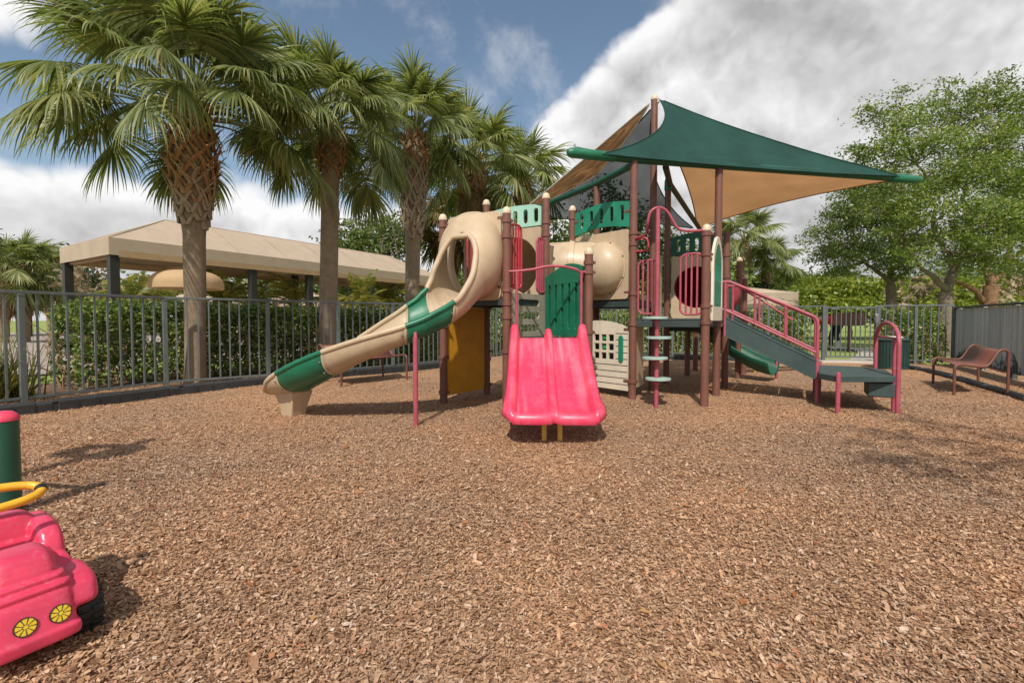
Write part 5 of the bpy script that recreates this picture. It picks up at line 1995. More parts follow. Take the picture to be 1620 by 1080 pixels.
gab = [(0.10, 0.10), (fPD.L - 0.05, 0.10), (fPD.L - 0.05, 0.845)] + [(fPD.L - 0.05 - (fPD.L - 0.15) * i / 8, 0.845 + 0.10 * math.sin(math.pi * (0.06 + 0.94 * i / 8 * 0.85))) for i in range(1, 9)]
holes = []
for r_ in range(3):
    for c_ in range(3):
        x0, z0 = fPD.L - 0.56 + 0.110 * c_, 0.465 + 0.112 * r_
        holes.append([(x0, z0), (x0 + 0.078, z0), (x0 + 0.078, z0 + 0.082), (x0, z0 + 0.082)])
hp = facepanel('house_panel', fPD, [gab] + holes, SIDING, 0.022, 0.0, bevel=0.003)
g = MB()
for k in range(9):
    z = 0.165 + 0.077 * k
    x1 = fPD.L - 0.235 if 0.44 < z < 0.80 else 0.10
    g.add([fPD.p(x1 + 0.005, z, 0.0125), fPD.p(fPD.L - 0.06, z, 0.0125), fPD.p(fPD.L - 0.06, z + 0.009, 0.0125), fPD.p(x1 + 0.005, z + 0.009, 0.0125)], [(0, 1, 2, 3)], False)
g.build('siding_groove', DARK, hp)
sh_ = MB().panel([slot(fPD.L - 0.155, 0.60, 0.068, 0.33)], 0.014, fPD.a + fPD.n * 0.016, fPD.e, UP)
sh_.build('shutter', TEALG, hp, bevel=0.004)
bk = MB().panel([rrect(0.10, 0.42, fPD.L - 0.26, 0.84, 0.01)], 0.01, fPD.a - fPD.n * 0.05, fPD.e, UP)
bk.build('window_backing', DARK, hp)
ab = MB()
for c_, z0, hh in ((1, 0.70, 0.06), (1, 0.585, 0.06)):
    ab.box(fPD.p(fPD.L - 0.56 + 0.11 * c_ + 0.036, z0 + 0.035, -0.02), (0.05, 0.02, hh), Matrix((fPD.e, fPD.n, UP)).transposed())
ab.build('window_bead', plastic('bright_green_plastic', (0.02, 0.35, 0.10), 0.4), hp, bevel=0.005)
brackets(fPD, (0.22, 0.84), (False, True), 0.07)
fDE = Face(D, E)
facepanel('side_panel', fDE, [rrect(0.07, 0.13, fDE.L - 0.45, 0.88, 0.02)], TAN, 0.022)

# ---- right deck
fEF = Face(E, Fp)
facepanel('side_panel', fEF, [rrect(0.05, 0.97, fEF.L - 0.35, 1.86, 0.05)], TAN, 0.024, bevel=0.005)
fDA = Face(D, A)
grille(fDA, 0.06, 0.285, 1.02, 1.64, 3)
grille(fDA, fDA.L - 0.265, fDA.L - 0.03, 1.01, 1.68, 3)
gz = [fDA.p(u, z, 0.02) for u, z in ((0.035, 1.88), (0.13, 1.90), (0.17, 1.87), (0.17, 1.76), (0.035, 1.75))]
MB().tube(smooth_path(gz, 4), 0.011, 8).build('grab_loop', REDPIPE, play)
fFC = Face(Fp, C)
tb = circ(fFC.L * 0.50, 1.42, 0.30)
facepanel('tube_panel', fFC, [rrect(0.06, 0.97, fFC.L - 0.06, 1.88, 0.05), tb], TAN, 0.03, bevel=0.006)
t0 = fFC.p(fFC.L * 0.5, 1.42, -0.02)
tube = MB().tube(smooth_path([t0, t0 - fFC.n * 0.3, t0 - fFC.n * 0.55 + UX * 0.10 - UP * 0.1, t0 - fFC.n * 0.7 + UX * 0.35 - UP * 0.25], 5), 0.30, 24, caps=False)
tube.build('slide_tube', plastic('red_tube_plastic', (0.22, 0.012, 0.022), 0.35, 0.3), play, solid=0.012)
wv = [(fFC.L - 0.05 - (fFC.L - 0.1) * i / 12, 2.14 + 0.07 * math.sin(math.pi * (0.05 + 0.9 * (1 - i / 12)))) for i in range(13)]
facepanel('roof_panel', fFC, [[(0.05, 1.90), (fFC.L - 0.05, 1.90)] + wv] + [slot(0.16 + 0.125 * k, 2.035, 0.05, 0.19) for k in range(5)], DGREEN, 0.024, bevel=0.004)
fAB = Face(A, B)
lan = [(0.06, 0.94), (fAB.L - 0.08, 0.94), (fAB.L - 0.08, 1.66)] + [(fAB.L - 0.08 - (fAB.L - 0.14) * i / 10, 1.66 + 0.25 * math.sin(math.pi * i / 10) ** 0.8) for i in range(1, 10)] + [(0.06, 1.66)]
inn = [(0.13, 1.10), (fAB.L - 0.15, 1.10), (fAB.L - 0.15, 1.60)] + [(fAB.L - 0.15 - (fAB.L - 0.28) * i / 10, 1.60 + 0.22 * math.sin(math.pi * i / 10) ** 0.8) for i in range(1, 10)] + [(0.13, 1.60)]
wp = facepanel('window_panel', fAB, [lan, inn], SIDING, 0.03, 0.055, bevel=0.005)
facepanel('lattice', fAB, [[(x, z) for x, z in inn]] + [slot(0.20 + 0.085 * k, zz, 0.03, 0.20) for k in range(6) for zz in (1.24, 1.50)], TEALG, 0.016, 0.055, bevel=0.003, parent=wp)

# pole climber with oval pads
pc = flat(at(1038, 643))
pole = MB().cyl(pc - UP * 0.1, pc + UP * 2.15, 0.0235, 14)
po = pole.build('climbing_pole', PIPE, play)
D3, A3 = D + UP * 1.90, A + UP * 1.92
ar = smooth_path([D3, D3.lerp(Vector((pc.x, pc.y, 1.93)), 0.55), Vector((pc.x - 0.105, pc.y + 0.03, 1.98)), Vector((pc.x - 0.085, pc.y, 2.11)), Vector((pc.x, pc.y, 2.165)), Vector((pc.x + 0.10, pc.y, 2.12)), Vector((pc.x + 0.20, pc.y - 0.0, 1.96)), Vector((pc.x + 0.30, pc.y, 1.915)), A3], 5)
MB().tube(ar, 0.0155, 10).build('arch', PIPE, po)
PADM = plastic('pad_coating', (0.33, 0.45, 0.41), 0.55, 0.15)
for k, z in enumerate((0.305, 0.533, 0.756, 0.972)):
    sx = (0.018, -0.018, 0.02, -0.02)[k]
    rg = []
    for zz, s in ((-0.014, 0.90), (-0.010, 1.0), (0.010, 1.0), (0.014, 0.94)):
        rg.append([Vector((pc.x + sx + 0.138 * s * math.cos(2 * math.pi * j / 28), pc.y + 0.115 * s * math.sin(2 * math.pi * j / 28), z + zz)) for j in range(28)])
    MB().loft(rg, True, True).build('foot_pad', PADM, po)
    MB().lathe([(0.026, -0.035), (0.033, -0.030), (0.033, 0.0), (0.026, 0.005)], pc + UP * (z - 0.03), 14).build('collar', PIPE, po)

# ---- stairs with side panels and rails, and the transfer platform
s0, s1 = B + UX * 0.09, B + UX * 1.05
w = VX * 0.78
st = MB()
for q in (Vector(), w):
    a, b = s0 + q, s1 + q
    pts = [a + UP * 0.985, b + UP * 0.48, b + UP * 0.275, a + UP * 0.755]
    nn = VX * 0.012
    st.add([p - nn for p in pts] + [p + nn for p in pts], [(0, 1, 2, 3), (7, 6, 5, 4), (0, 4, 5, 1), (1, 5, 6, 2), (2, 6, 7, 3), (3, 7, 4, 0)], False)
    for p0, p1 in ((0, 1), (3, 2)):
        st.bar(pts[p0], pts[p1], 0.035, 0.014)
so = st.build('stairs', SLATE, play, bevel=0.003)
for k in range(4):
    t = (k + 0.5) / 4
    c = s0.lerp(s1, t) + w * 0.5 + UP * (0.93 - 0.50 * t - 0.03)
    m = MB()
    m.box(c, (0.26, 0.75, 0.03), Matrix((UX, VX, UP)).transposed())
    m.build('step', DECKM, so, bevel=0.004)
for q, nm in ((Vector(), 0), (w, 1)):
    a, b = s0 + q, s1 + q
    tr = smooth_path([a - UX * 0.07 + UP * 1.415, a + UX * 0.02 + UP * 1.42, a + UX * 0.10 + UP * 1.395, a.lerp(b, 0.5) + UP * 1.205, b - UX * 0.09 + UP * 1.015, b - UX * 0.02 + UP * 0.965, b + UP * 0.88, b + UP * 0.6, b - UP * 0.1], 5)
    ro = MB().tube(tr, 0.0175, 10).build('stair_rail', PIPE, play)
    MB().tube([a - UX * 0.05 + UP * 1.085, a + UP * 1.075, b + UP * 0.575], 0.0145, 8).build('lower_rail', PIPE, ro)
    MB().cyl(a + UP * 0.74, a + UP * 1.42, 0.0175, 10).build('upright', PIPE, ro)
    for t in (0.34, 0.67):
        c = a.lerp(b, t)
        MB().cyl(c + UP * (1.08 - 0.50 * t), c + UP * (1.40 - 0.41 * t), 0.0145, 8).build('upright', PIPE, ro)


def uv(u, v):
    return B + UX * u + VX * v


plat = [uv(1.07, 0.80), uv(1.07, -0.28), uv(1.20, -0.47), uv(1.70, -0.19), uv(1.72, 0.55), uv(1.55, 0.80)]
m = MB().panel([[(p.x, p.y) for p in plat]], 0.03, (0, 0, 0.362), (1, 0, 0), (0, 1, 0))
for i in range(6):
    a, b = plat[i], plat[(i + 1) % 6]
    m.bar(a.lerp(b, 0.01) + UP * 0.345, b.lerp(a, 0.01) + UP * 0.345, 0.02, 0.062)
pf = m.build('transfer_platform', SLATE, play, bevel=0.004)
for p in (flat(at(1325, 653)), uv(1.10, 0.70)):
    MB().cyl(p - UP * 0.1, p + UP * 0.40, 0.021, 12).lathe([(0.022, 0.39), (0.018, 0.412), (0, 0.42)], p, 12).build('leg', PIPE, pf)
c = uv(1.60, -0.02)
MB().box(c + UP * 0.225, (0.22, 0.34, 0.15), Matrix((UX, VX, UP)).transposed()).build('step_block', SLATE, pf, bevel=0.01)
ua, ub = uv(1.735, -0.17), uv(1.66, 0.78)
mid = (ua + ub) / 2
d = (ub - ua)
uu = [ua - UP * 0.1, ua + UP * 0.5, ua + UP * 0.68]
for i in range(9):
    q = math.pi * i / 8
    uu.append(mid - d * (0.5 * math.cos(q)) + UP * (0.72 + 0.20 * math.sin(q)))
uu += [ub + UP * 0.68, ub + UP * 0.5, ub - UP * 0.1]
uo = MB().tube(uu, 0.021, 12).build('hand_loop', PIPE, pf)
MB().cyl(ua + UP * 0.755, ub + UP * 0.755, 0.0145, 8).build('crossbar', PIPE, uo)
e = ua.lerp(ub, 0.16)
MB().cyl(e - UP * 0.1, e + UP * 0.755, 0.019, 10).build('upright', PIPE, uo)

# ---- back of the structure
bs = [(Vector((3.20, 7.85, 0)), .74), (Vector((3.45, 7.70, 0)), .52), (Vector((3.70, 7.45, 0)), .30), (Vector((3.92, 7.22, 0)), .13), (Vector((4.08, 7.05, 0)), .09)]
rg = []
for i, (p, z) in enumerate(bs):
    t = (bs[min(i + 1, 4)][0] - bs[max(i - 1, 0)][0]).normalized()
    lat = Vector((-t.y, t.x, 0))
    rg.append([p + lat * (0.27 * math.sin(q)) + UP * (z + 0.22 - 0.22 * math.cos(q)) for q in np.linspace(-1.6, 1.6, 17)])
bo = MB().loft(rg, False).build('rear_slide', DGREEN, play, solid=0.02, sharp=80, subs=1)
q = flat(at(1228, 600))
MB().cyl(q - UP * 0.1, q + UP * 0.32, 0.02, 10).build('leg', PIPE, bo)
q = flat(at(1194, 588))
MB().bar(q - UP * 0.1, q + UP * 0.26, 0.04, 0.04).build('leg', YPOST, bo)
fCI = Face(C, I)
facepanel('side_panel', fCI, [rrect(0.35, 0.95, fCI.L - 0.06, 1.55, 0.03)], DGREEN, 0.03)
MB().tube(smooth_path([I + UP * 1.42, I + UX * 0.12 + UP * 1.40, I + UX * 0.75 + UP * 0.95], 4), 0.014, 8).build('hand_rail', REDPIPE, play)
fGH = Face(G, I)
facepanel('side_panel', fGH, [rrect(0.05, 0.72, fGH.L - 0.06, 0.86, 0.02)], TAN, 0.03)

# ---- shade canopy
dirb = (B - D).normalized()
bl_, br_ = D - dirb * 0.80, B + dirb * 3.36
zb = 2.83
BLt, BRt = bl_ + UP * zb, br_ + UP * (zb + 0.12)
bm_ = MB().tube([BLt, D + UP * zb, B + UP * (zb + 0.03), BRt], 0.048, 16)
beam = bm_.build('canopy_beam', DGREEN, play)
for p, q in ((BLt, D + UP * zb), (BRt, B + UP * zb)):
    d = (p - q).normalized()
    MB().lathe([(0.05, -0.55), (0.056, -0.54), (0.056, -0.03), (0.050, 0.01), (0.032, 0.036), (0, 0.045)], p, 16, d).build('beam_cap', GREEN, beam)
Qc = atY(1103, 362, 9.2)
Sc = atY(818, 344, 8.2)
mt = E + UP * 3.86
b2 = MB().tube([D + UP * (zb - 0.06), S2 + UP * 2.83, Sc + Vector((0.0, 0, 0.02))], 0.042, 12).build('canopy_beam', DGREEN, play)
q0 = Vector((1.92, 5.75, 2.86))
b3 = MB().tube([q0, Fp + UP * 2.95 + Vector((0.03, 0, 0)), Qc + Vector((0.05, 0, 0.0))], 0.040, 12).build('canopy_beam', DARK, play)
MB().lathe([(0.050, 2.86), (0.055, 2.88), (0.052, 3.0), (0.03, 3.08), (0, 3.10)], Fp, 14).build('beam_cap', GREEN, b3)


def sail(name, a, b, c, kab, kbc, kca, mat, n=26, sag=0.0, hem=True, edgem=None, sagdir=(0, 0, -1), seams=()):
    a, b, c = Vector(a), Vector(b), Vector(c)
    sd = Vector(sagdir)

    def pt(x, y, z):
        p = a * x + b * y + c * z
        p = p + (c - (a + b) / 2) * (kab * 4 * x * y) + (a - (b + c) / 2) * (kbc * 4 * y * z) + (b - (c + a) / 2) * (kca * 4 * z * x)
        rp = 0.0
        for q0, q1, q2 in ((x, y, z), (y, z, x), (z, x, y)):
            if q0 < 0.999:
                rp += 0.020 * q0 * q0 * (1 - q0) * 4 * math.sin(25 * q1 / (q1 + q2 + 1e-9))
        rp += 0.010 * mnoise.noise(Vector((p.x * 2.2, p.y * 2.2, p.z * 2.2 + 3)))
        return p + sd * (sag * 27 * x * y * z + rp * (1 if min(x, y, z) > 0.0 else 0.35))
    m = MB()
    idx = {}
    vs = []
    for i in range(n + 1):
        for j in range(n + 1 - i):
            idx[i, j] = len(vs)
            vs.append(pt(i / n, j / n, 1 - (i + j) / n))
    fs = []
    for i in range(n):
        for j in range(n - i):
            fs.append((idx[i, j], idx[i + 1, j], idx[i, j + 1]))
            if i + j < n - 1:
                fs.append((idx[i + 1, j], idx[i + 1, j + 1], idx[i, j + 1]))
    m.add(vs, fs, True)
    o = m.build(name, mat, play, sharp=80)
    if seams:
        q = MB()
        for z0 in seams:
            q.tube([pt((1 - z0) * (1 - i / 24), (1 - z0) * i / 24, z0) + Vector((0, -0.004, 0.004)) for i in range(25)], 0.005, 5)
        q.build('sail_seam', mat, o)
    if hem:
        h = MB()
        for f in (lambda t: pt(t, 1 - t, 0), lambda t: pt(0, t, 1 - t), lambda t: pt(1 - t, 0, t)):
            h.tube([f(0.02 + 0.96 * i / 24) for i in range(25)], 0.010, 6)
        h.build('hem', edgem or mat, o)
    return o


mtr = mt + Vector((0.06, -0.02, 0.0))
FR = Vector((dirb.y, -dirb.x, 0)) * 0.065
s_ = sail('shade_sail', mtr, BLt + dirb * 0.36 + FR, BRt - dirb * 0.42 + FR, 0.085, -0.05, 0.085, SAILG, sag=0.05)
h = MB()
h.cyl(BLt + dirb * 0.36 + UP * 0.05, BLt + dirb * 0.05 + UP * 0.07, 0.006)
h.cyl(BLt + dirb * 0.05 + UP * 0.03, BLt + dirb * 0.05 + UP * 0.10, 0.010)
h.cyl(BRt - dirb * 0.42 + UP * 0.05, BRt - dirb * 0.12 + UP * 0.07, 0.007)
h.cyl(BRt - dirb * 0.12 + UP * 0.03, BRt - dirb * 0.12 + UP * 0.09, 0.010)
h.lathe([(0.02, -0.03), (0.02, 0.03)], mtr - Vector((0.02, 0, 0.02)), 10)
h.build('turnbuckle', STEEL, s_)
sail('shade_sail', mt + Vector((0.10, 0.05, -0.3)), BRt - dirb * 0.42 - UP * 0.03, Qc, 0.03, 0.06, 0.03, SAILT, sag=-0.10)
sail('shade_sail', mt + Vector((0.0, 0.05, -0.06)), Qc + Vector((-0.05, 0, 0)), Sc + Vector((0.05, 0, -0.04)), 0.12, 0.05, 0.05, SAILM, sag=0.12)
sail('shade_sail', mt + Vector((-0.06, 0, -0.04)), Sc + Vector((-0.05, 0, 0)), atY(944, 277, 7.1), 0.02, -0.03, -0.05, SAILT, sag=0.0, edgem=WHITEW)

# ================================================================== SMALLER THINGS
def bench(name, label, p0, p1, depth, w=None):
    """p0, p1 the front legs' feet; depth vector towards the back"""
    root = thing(name, label, 'bench', p0, 'red-brown metal benches')
    prof = [(0.0, -0.1), (0.0, 0.20), (0.0, 0.345), (0.022, 0.380), (0.07, 0.392), (0.20, 0.375), (0.31, 0.368), (0.36, 0.385), (0.40, 0.43), (0.455, 0.525), (0.485, 0.565), (0.53, 0.582), (0.575, 0.565), (0.59, 0.52), (0.592, 0.3), (0.595, -0.1)]
    k = depth.length / 0.56
    d = depth.normalized()
    path = smooth_path([d * (x * k) + UP * z for x, z in prof], 3)
    for p in (p0, p1):
        MB().tube([p + q for q in path], 0.0165, 10).build('side_frame', BENCHM, root)
    sheet = [(0.03, 0.378), (0.07, 0.386), (0.20, 0.369), (0.31, 0.362), (0.36, 0.379), (0.40, 0.424), (0.455, 0.519), (0.485, 0.558), (0.525, 0.574)]
    sp = smooth_path([d * (x * k) + UP * z for x, z in sheet], 3)
    m = MB().loft([[p0.lerp(p1, 0.008) + q for q in sp], [p1.lerp(p0, 0.008) + q for q in sp]], False)
    m.build('seat_sheet', BENCHMESH, root, solid=0.006)
    c = MB()
    for x, z in ((0.30, 0.352), (0.56, 0.30)):
        c.cyl(p0 + d * (x * k) + UP * z, p1 + d * (x * k) + UP * z, 0.010)
    c.build('crossbar', BENCHM, root)


def perforated():
    m, nt, b = _nt('perforated_bench_sheet')
    tc = nt.nodes.new('ShaderNodeTexCoord')
    vo = nt.nodes.new('ShaderNodeTexVoronoi')
    vo.inputs['Scale'].default_value = 70
    vo.inputs['Randomness'].default_value = 0.0
    nt.links.new(tc.outputs['Object'], vo.inputs['Vector'])
    c = _ramp(nt, vo.outputs['Distance'], [(0.30, (0.06, 0.03, 0.025)), (0.42, (0.235, 0.085, 0.055))])
    nt.links.new(c, b.inputs['Base Color'])
    b.inputs['Roughness'].default_value = 0.5
    return m


BENCHMESH = perforated()
q0, q1 = flat(at(1476, 607)), flat(at(1509, 626))
bench('park_bench', 'low curved red-brown metal bench in front of the weathered board fence', q0, q1, flat(at(1543, 608)) - q0)
q0, q1 = flat(at(540, 613)), flat(at(643.5, 600))
dd = (q1 - q0).normalized()
bench('park_bench', 'red-brown metal bench half hidden behind the curved tan and green slide', q0, q1, Vector((-dd.y, dd.x, 0)) * 0.60)


def bin_():
    p = flat(at(1411, 583))
    root = thing('trash_bin', 'dark green slatted trash bin beside the gate with a pale liner showing', 'bin', p)
    Rr, H = 0.255, 0.585
    m = MB().lathe([(Rr - 0.02, 0.0), (Rr - 0.02, H - 0.02)], p, 28)
    m.build('body', BLACKP, root)
    s = MB()
    for i in range(30):
        a = 2 * math.pi * i / 30
        n = Vector((math.cos(a), math.sin(a), 0))
        M = Matrix((Vector((-n.y, n.x, 0)), n, UP)).transposed()
        s.box(p + n * Rr + UP * (H / 2), (0.044, 0.010, H - 0.05), M)
    s.build('slats', TRASHM, root)
    r = MB()
    for z in (0.03, H - 0.02):
        r.tube([p + Vector((math.cos(2 * math.pi * i / 32) * (Rr + 0.012), math.sin(2 * math.pi * i / 32) * (Rr + 0.012), z)) for i in range(32)], 0.014, 8, closed=True)
    r.build('hoop', TRASHM, root)
    l = MB().lathe([(Rr + 0.005, H - 0.01), (Rr - 0.02, H + 0.012), (0.17, H + 0.02), (0.15, H + 0.005)], p, 28)
    l.build('lid_ring', TRASHM, root)
    MB().lathe([(0.155, H - 0.02), (0.16, H + 0.03), (0.14, H + 0.045), (0.12, H - 0.05)], p, 20).build('liner', WHITEP, root)


bin_()


# ---- person bending behind the gate
def person():
    g = at(1318, 550)
    root_z = -0.07
    fx = Vector((-1, 0.15, 0)).normalized()          # facing left
    sx = Vector((-fx.y, fx.x, 0))
    s = 0.98
    o = Vector((g.x + 0.02, g.y, root_z))

    def q(f, w, z):
        return o + fx * (f * s) + sx * (w * s) + UP * (z * s)

    def skin(name, V, Ed, Rd, mat, parent, root_i=0, sub=2):
        me = bpy.data.meshes.new(name)
        me.from_pydata([tuple(v - ORG[parent.name]) for v in V], Ed, [])
        ob = bpy.data.objects.new(name, me)
        COL.objects.link(ob)
        ob.parent = parent
        ORG[ob.name] = ORG[parent.name]
        me.materials.append(mat)
        sk = ob.modifiers.new('skin', 'SKIN')
        sk.use_smooth_shade = True
        for i, r in enumerate(Rd):
            d = me.skin_vertices[0].data[i]
            d.radius = (r, r) if not isinstance(r, tuple) else r
            d.use_root = i == root_i
        ss = ob.modifiers.new('smooth', 'SUBSURF')
        ss.levels = ss.render_levels = sub
        return ob
    root = thing('person', 'person in a red shirt and black trousers bending forward behind the gate', 'person', o)
    V = [q(-0.08, 0, 0.90), q(0.08, 0, 1.02), q(0.30, 0, 1.10), q(0.42, 0, 1.10), q(0.52, 0, 1.06), q(0.62, 0, 1.03), q(0.68, 0, 0.98),
         q(-0.08, 0.10, 0.82), q(-0.02, 0.11, 0.48), q(-0.08, 0.12, 0.09), q(0.10, 0.13, 0.04),
         q(-0.08, -0.10, 0.82), q(0.04, -0.11, 0.48), q(0.02, -0.12, 0.09), q(0.20, -0.13, 0.04),
         q(0.38, 0.19, 1.05), q(0.42, 0.22, 0.78), q(0.50, 0.20, 0.56), q(0.53, 0.19, 0.48),
         q(0.38, -0.19, 1.05), q(0.44, -0.22, 0.78), q(0.52, -0.18, 0.56), q(0.55, -0.17, 0.48)]
    Ed = [(0, 1), (1, 2), (2, 3), (3, 4), (4, 5), (5, 6), (0, 7), (7, 8), (8, 9), (9, 10), (0, 11), (11, 12), (12, 13), (13, 14), (3, 15), (15, 16), (16, 17), (17, 18), (3, 19), (19, 20), (20, 21), (21, 22)]
    Rd = [.12, .115, .13, .10, .055, .095, .08, .085, .06, .042, .035, .085, .06, .042, .035, .06, .045, .034, .028, .06, .045, .034, .028]
    skin('body', V, Ed, Rd, SKIN, root)
    skin('shirt', [q(-0.10, 0, 0.95), q(0.08, 0, 1.04), q(0.30, 0, 1.11), q(0.41, 0, 1.10), q(0.38, 0.20, 1.05), q(0.41, 0.23, 0.84), q(0.38, -0.20, 1.05), q(0.42, -0.23, 0.84)],
         [(0, 1), (1, 2), (2, 3), (2, 4), (4, 5), (2, 6), (6, 7)], [.145, .145, .155, .105, .08, .075, .08, .075], SHIRT, root, 1)
    skin('trousers', [q(-0.08, 0, 0.90), q(-0.08, 0.10, 0.82), q(-0.02, 0.11, 0.48), q(-0.07, 0.12, 0.30), q(-0.08, -0.10, 0.82), q(0.04, -0.11, 0.48), q(0.03, -0.12, 0.12)],
         [(0, 1), (1, 2), (2, 3), (0, 4), (4, 5), (5, 6)], [.145, .105, .078, .07, .105, .078, .065], PANTS, root)
    skin('socks', [q(-0.06, 0.12, 0.36), q(-0.08, 0.12, 0.09), q(0.10, 0.13, 0.045)], [(0, 1), (1, 2)], [.066, .058, .05], SOCK, root)
    hair = MB().lathe([(0.0, -0.10), (0.06, -0.09), (0.098, -0.03), (0.10, 0.02), (0.085, 0.05), (0.0, 0.06)], q(0.645, 0, 1.05), 14, (fx * 0.5 + UP * 0.8))
    hair.build('hair', PANTS, root)
    hm = MB()
    for w_, zz in ((0.19, 0.45), (-0.17, 0.45)):
        for k in range(5):
            a = q(0.54, w_ + 0.014 * (k - 2), zz + 0.02)
            hm.tube([a, a + fx * 0.012 - UP * 0.04, a + fx * 0.03 - UP * (0.07 - 0.008 * abs(k - 2))], [0.009, 0.008, 0.006], 6)
    hm.build('fingers', SKIN, root)


person()


# ---- green post with red cap at the left edge, part of a small play panel
def side_panel():
    p = Vector((-2.475, 2.20, 0))
    root = thing('activity_station', 'dark green post with a faded red cap behind the toy car at the left edge', 'play equipment', p)
    r = 0.055
    o = MB().cyl(p - UP * 0.1, p + UP * 0.475, r, 20).build('post', POSTGREEN, root)
    MB().lathe([(r + 0.003, 0.462), (r + 0.004, 0.472), (r * 0.9, 0.490), (r * 0.6, 0.504), (0, 0.510)], p, 20).build('cap', PINK, o)
    p2 = p + Vector((-0.62, 0.10, 0))
    o = MB().cyl(p2 - UP * 0.1, p2 + UP * 1.5, r, 20).build('post', POSTGREEN, root)
    MB().lathe([(r + 0.004, 1.48), (r + 0.005, 1.50), (r * 0.9, 1.53), (r * 0.6, 1.55), (0, 1.558)], p2, 20).build('cap', PINK, o)
    f = Face(p2, p2 + Vector((0.62, -0.10, 0)))
    MB().panel([rrect(-0.35, 1.05, 0.22, 1.42, 0.12), circ(-0.06, 1.24, 0.10)], 0.03, p2 + f.n * 0.075, f.e, UP).build('board', PINK, root, bevel=0.006)
    MB().tube([p + UP * 0.42, p2 + UP * 0.42], 0.022, 10).build('rail', POSTGREEN, root)


side_panel()


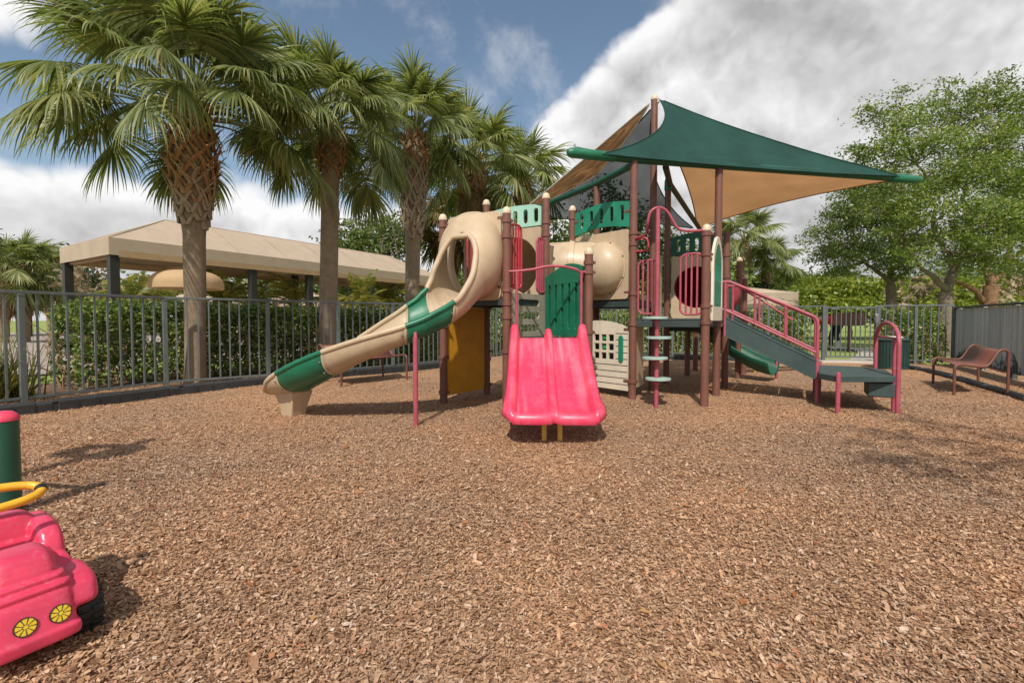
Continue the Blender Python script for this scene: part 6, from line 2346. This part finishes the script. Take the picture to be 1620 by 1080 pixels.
# ---- toy car
def toy_car():
    fw = Vector((0.84, -0.54, 0)).normalized()
    rt = Vector((-fw.y, fw.x, 0))
    gzz = 0.012
    c0 = Vector((-1.275, 1.212, gzz))

    def q(x, y, z):          # x to the picture's right, y backwards from the nose, z up
        return c0 + rt * x - fw * y + UP * z
    root = thing('toy_car', 'faded red plastic ride-on toy car with yellow steering loop and sunburst headlights', 'toy car', c0)
    org = ORG[root.name]
    bm = bmesh.new()

    def blob(cx, cy, cz, hx, hy, hz, e=4.0, tilt=0.0, taper=0.0):
        r = bmesh.ops.create_icosphere(bm, subdivisions=4, radius=1.0)
        for v in r['verts']:
            d = v.co.normalized()
            n = (abs(d.x) ** e + abs(d.y) ** e + abs(d.z) ** e) ** (1 / e)
            d = d / n
            k = 1 - taper * max(0, d.z)
            x, y, z = d.x * hx * k, d.y * hy * k, d.z * hz
            y += tilt * z
            v.co = q(cx + x, cy + y, cz + z) - org
    blob(-0.02, 0.26, 0.105, 0.090, 0.25, 0.055, 6)                # floor pan
    blob(-0.02, 0.090, 0.128, 0.094, 0.092, 0.066, 6, 0.40)        # nose
    blob(-0.02, 0.012, 0.074, 0.098, 0.034, 0.020, 6)              # bumper
    blob(-0.02, 0.118, 0.192, 0.090, 0.094, 0.0085, 7)             # ledge
    blob(-0.02, 0.128, 0.212, 0.082, 0.084, 0.0085, 7)
    blob(-0.02, 0.132, 0.235, 0.068, 0.070, 0.050, 5, 0.30, 0.15)  # bonnet
    for s in (-1, 1):
        blob(-0.012 + s * 0.098, 0.120, 0.148, 0.046, 0.098, 0.042, 3.6, 0.5)   # front mudguards
        blob(-0.02 + s * 0.098, 0.370, 0.175, 0.036, 0.130, 0.112, 4, 0.35)   # rear mudguards
        blob(s * 0.080, 0.30, 0.16, 0.03, 0.12, 0.045, 5)
    blob(-0.02, 0.29, 0.182, 0.092, 0.14, 0.058, 5)               # saddle
    blob(-0.03, 0.415, 0.215, 0.100, 0.045, 0.100, 5, 0.25)       # back rest
    blob(-0.02, 0.235, 0.205, 0.070, 0.035, 0.045, 5, 0.5)        # dash
    me = bpy.data.meshes.new('body')
    bm.to_mesh(me)
    bm.free()
    ob = bpy.data.objects.new('body', me)
    COL.objects.link(ob)
    ob.parent = root
    ORG[ob.name] = org
    rm = ob.modifiers.new('remesh', 'REMESH')
    rm.mode = 'VOXEL'
    rm.voxel_size = 0.0036
    rm.use_smooth_shade = True
    s = ob.modifiers.new('smooth', 'SMOOTH')
    s.iterations = 4
    s.factor = 0.5
    dg = bpy.context.evaluated_depsgraph_get()
    me2 = bpy.data.meshes.new_from_object(ob.evaluated_get(dg))
    ob.modifiers.clear()
    ob.data = me2
    me2.name = 'body'
    me2.materials.clear()
    me2.materials.append(TOYRED)
    me2.polygons.foreach_set('use_smooth', [True] * len(me2.polygons))
    from mathutils.bvhtree import BVHTree
    bv = BVHTree.FromPolygons([v.co for v in me2.vertices], [p.vertices for p in me2.polygons])
    for sx in (-0.034, 0.034):
        hit = bv.ray_cast(q(sx, -0.3, 0.125) - org, fw * -1)
        loc, nn = hit[0], hit[1]
        if loc is None:
            continue
        loc = loc + org
        nn = (nn + fw * 0.6 + UP * 0.2).normalized()
        e1 = nn.cross(UP).normalized()
        e2 = e1.cross(nn) * -1
        rad = 0.0225
        m = MB()
        m.lathe([(rad, -0.012), (rad, 0.0035), (0, 0.0040)], loc, 30, nn)
        h = m.build('headlight', STICKY, root)
        b = MB()
        b.lathe([(rad + 0.0008, -0.010), (rad + 0.0008, 0.0046), (rad - 0.0016, 0.0048)], loc, 30, nn, caps=False)
        for k in range(9):
            a = 2 * math.pi * k / 9 + 0.2
            dv = e1 * math.cos(a) + e2 * math.sin(a)
            tv = nn.cross(dv)
            z = nn * 0.0048
            b.add([loc + dv * 0.006 + tv * 0.0005 + z, loc + dv * (rad - 0.001) + tv * 0.0011 + z, loc + dv * (rad - 0.001) - tv * 0.0011 + z, loc + dv * 0.006 - tv * 0.0005 + z], [(0, 1, 2, 3)], False)
        b.lathe([(0.0064, 0.0046), (0.0054, 0.0049)], loc, 16, nn, caps=False)
        b.build('sunburst', STICKB, h)
    for sx in (-1, 1):
        for y in (0.125, 0.415):
            rad, hw = 0.080, 0.034
            c = q(-0.005 + sx * 0.116, y, rad - 0.012)
            m = MB()
            m.lathe([(0.03, -hw), (rad * 0.8, -hw), (rad * 0.95, -hw * 0.86), (rad, -hw * 0.5), (rad, hw * 0.5), (rad * 0.95, hw * 0.86), (rad * 0.8, hw), (0.03, hw)], c, 40, rt)
            for k in range(20):
                a = 2 * math.pi * k / 20
                for w_, da in ((-0.5, 0), (0.5, 0.157)):
                    n = (-fw) * math.cos(a + da) + UP * math.sin(a + da)
                    tt = n.cross(rt)
                    M = Matrix((rt, tt, n)).transposed()
                    m.box(c + n * (rad + 0.001) + rt * (w_ * hw), (hw * 0.85, 0.0125, 0.007), M)
            w = m.build('wheel', BLACKP, root, bevel=0.0015)
            MB().lathe([(0.0, 0.0), (0.036, 0.0), (0.034, 0.006), (0.0, 0.008)], c + rt * (sx * hw), 20, rt * sx).build('hub', BLACKP, w)
    # yellow steering loop
    cc = q(-0.095, 0.335, 0.395)
    ring = []
    for k in range(40):
        a = 2 * math.pi * k / 40
        x = 0.165 * math.copysign(abs(math.cos(a)) ** 0.8, math.cos(a))
        y = 0.056 * math.copysign(abs(math.sin(a)) ** 0.9, math.sin(a))
        ring.append(cc + rt * x - fw * (y * 0.9) + UP * (y * 0.35))
    o = MB().tube(ring, 0.0130, 12, closed=True).build('steering_loop', TOYYEL, root)
    MB().tube([q(-0.13, 0.30, 0.22), q(-0.15, 0.32, 0.36), q(-0.15, 0.335, 0.392)], 0.014, 12).build('column', TOYYEL, o)
    k = MB().tube([ring[1], ring[0], ring[39]], 0.0140, 10)
    k.build('grip_band', BLACKP, o)


toy_car()


# ---- fallen leaves among the chips
def fallen_leaves():
    rng = np.random.default_rng(5)
    n = 420
    z = np.sqrt(rng.uniform(1.0, 70, n))
    x = rng.uniform(-1.15, 1.15, n) * z
    k = inpoly(x, z, YARD)
    x, z = x[k], z[k]
    C = np.stack([x, z, [ground_z(a, b) + 0.017 for a, b in zip(x, z)]], 1)
    m = leafmat('dead_leaf', [(0.0, (0.22, 0.07, 0.03)), (0.5, (0.38, 0.13, 0.045)), (1.0, (0.42, 0.24, 0.10))], 0.1, 0.7)
    n = len(C)
    yaw = rng.uniform(0, 2 * np.pi, n)
    d = np.stack([np.cos(yaw), np.sin(yaw), rng.normal(0, .15, n)], 1)
    w = np.stack([-np.sin(yaw), np.cos(yaw), rng.normal(0, .3, n)], 1)
    s = rng.uniform(0.012, 0.026, n)[:, None]
    V = np.stack([C - d * s, C - d * s * .1 + w * s * .5 + [0, 0, .004], C + d * s, C - d * s * .1 - w * s * .5 + [0, 0, .003]], 1)
    o = rawmesh('fallen_leaves', V.reshape(-1, 3), np.arange(n * 4).reshape(-1, 4), m)
    tag(o, 'scattered small red-brown dead leaves lying on the wood chips', 'leaves', kind='stuff')


fallen_leaves()
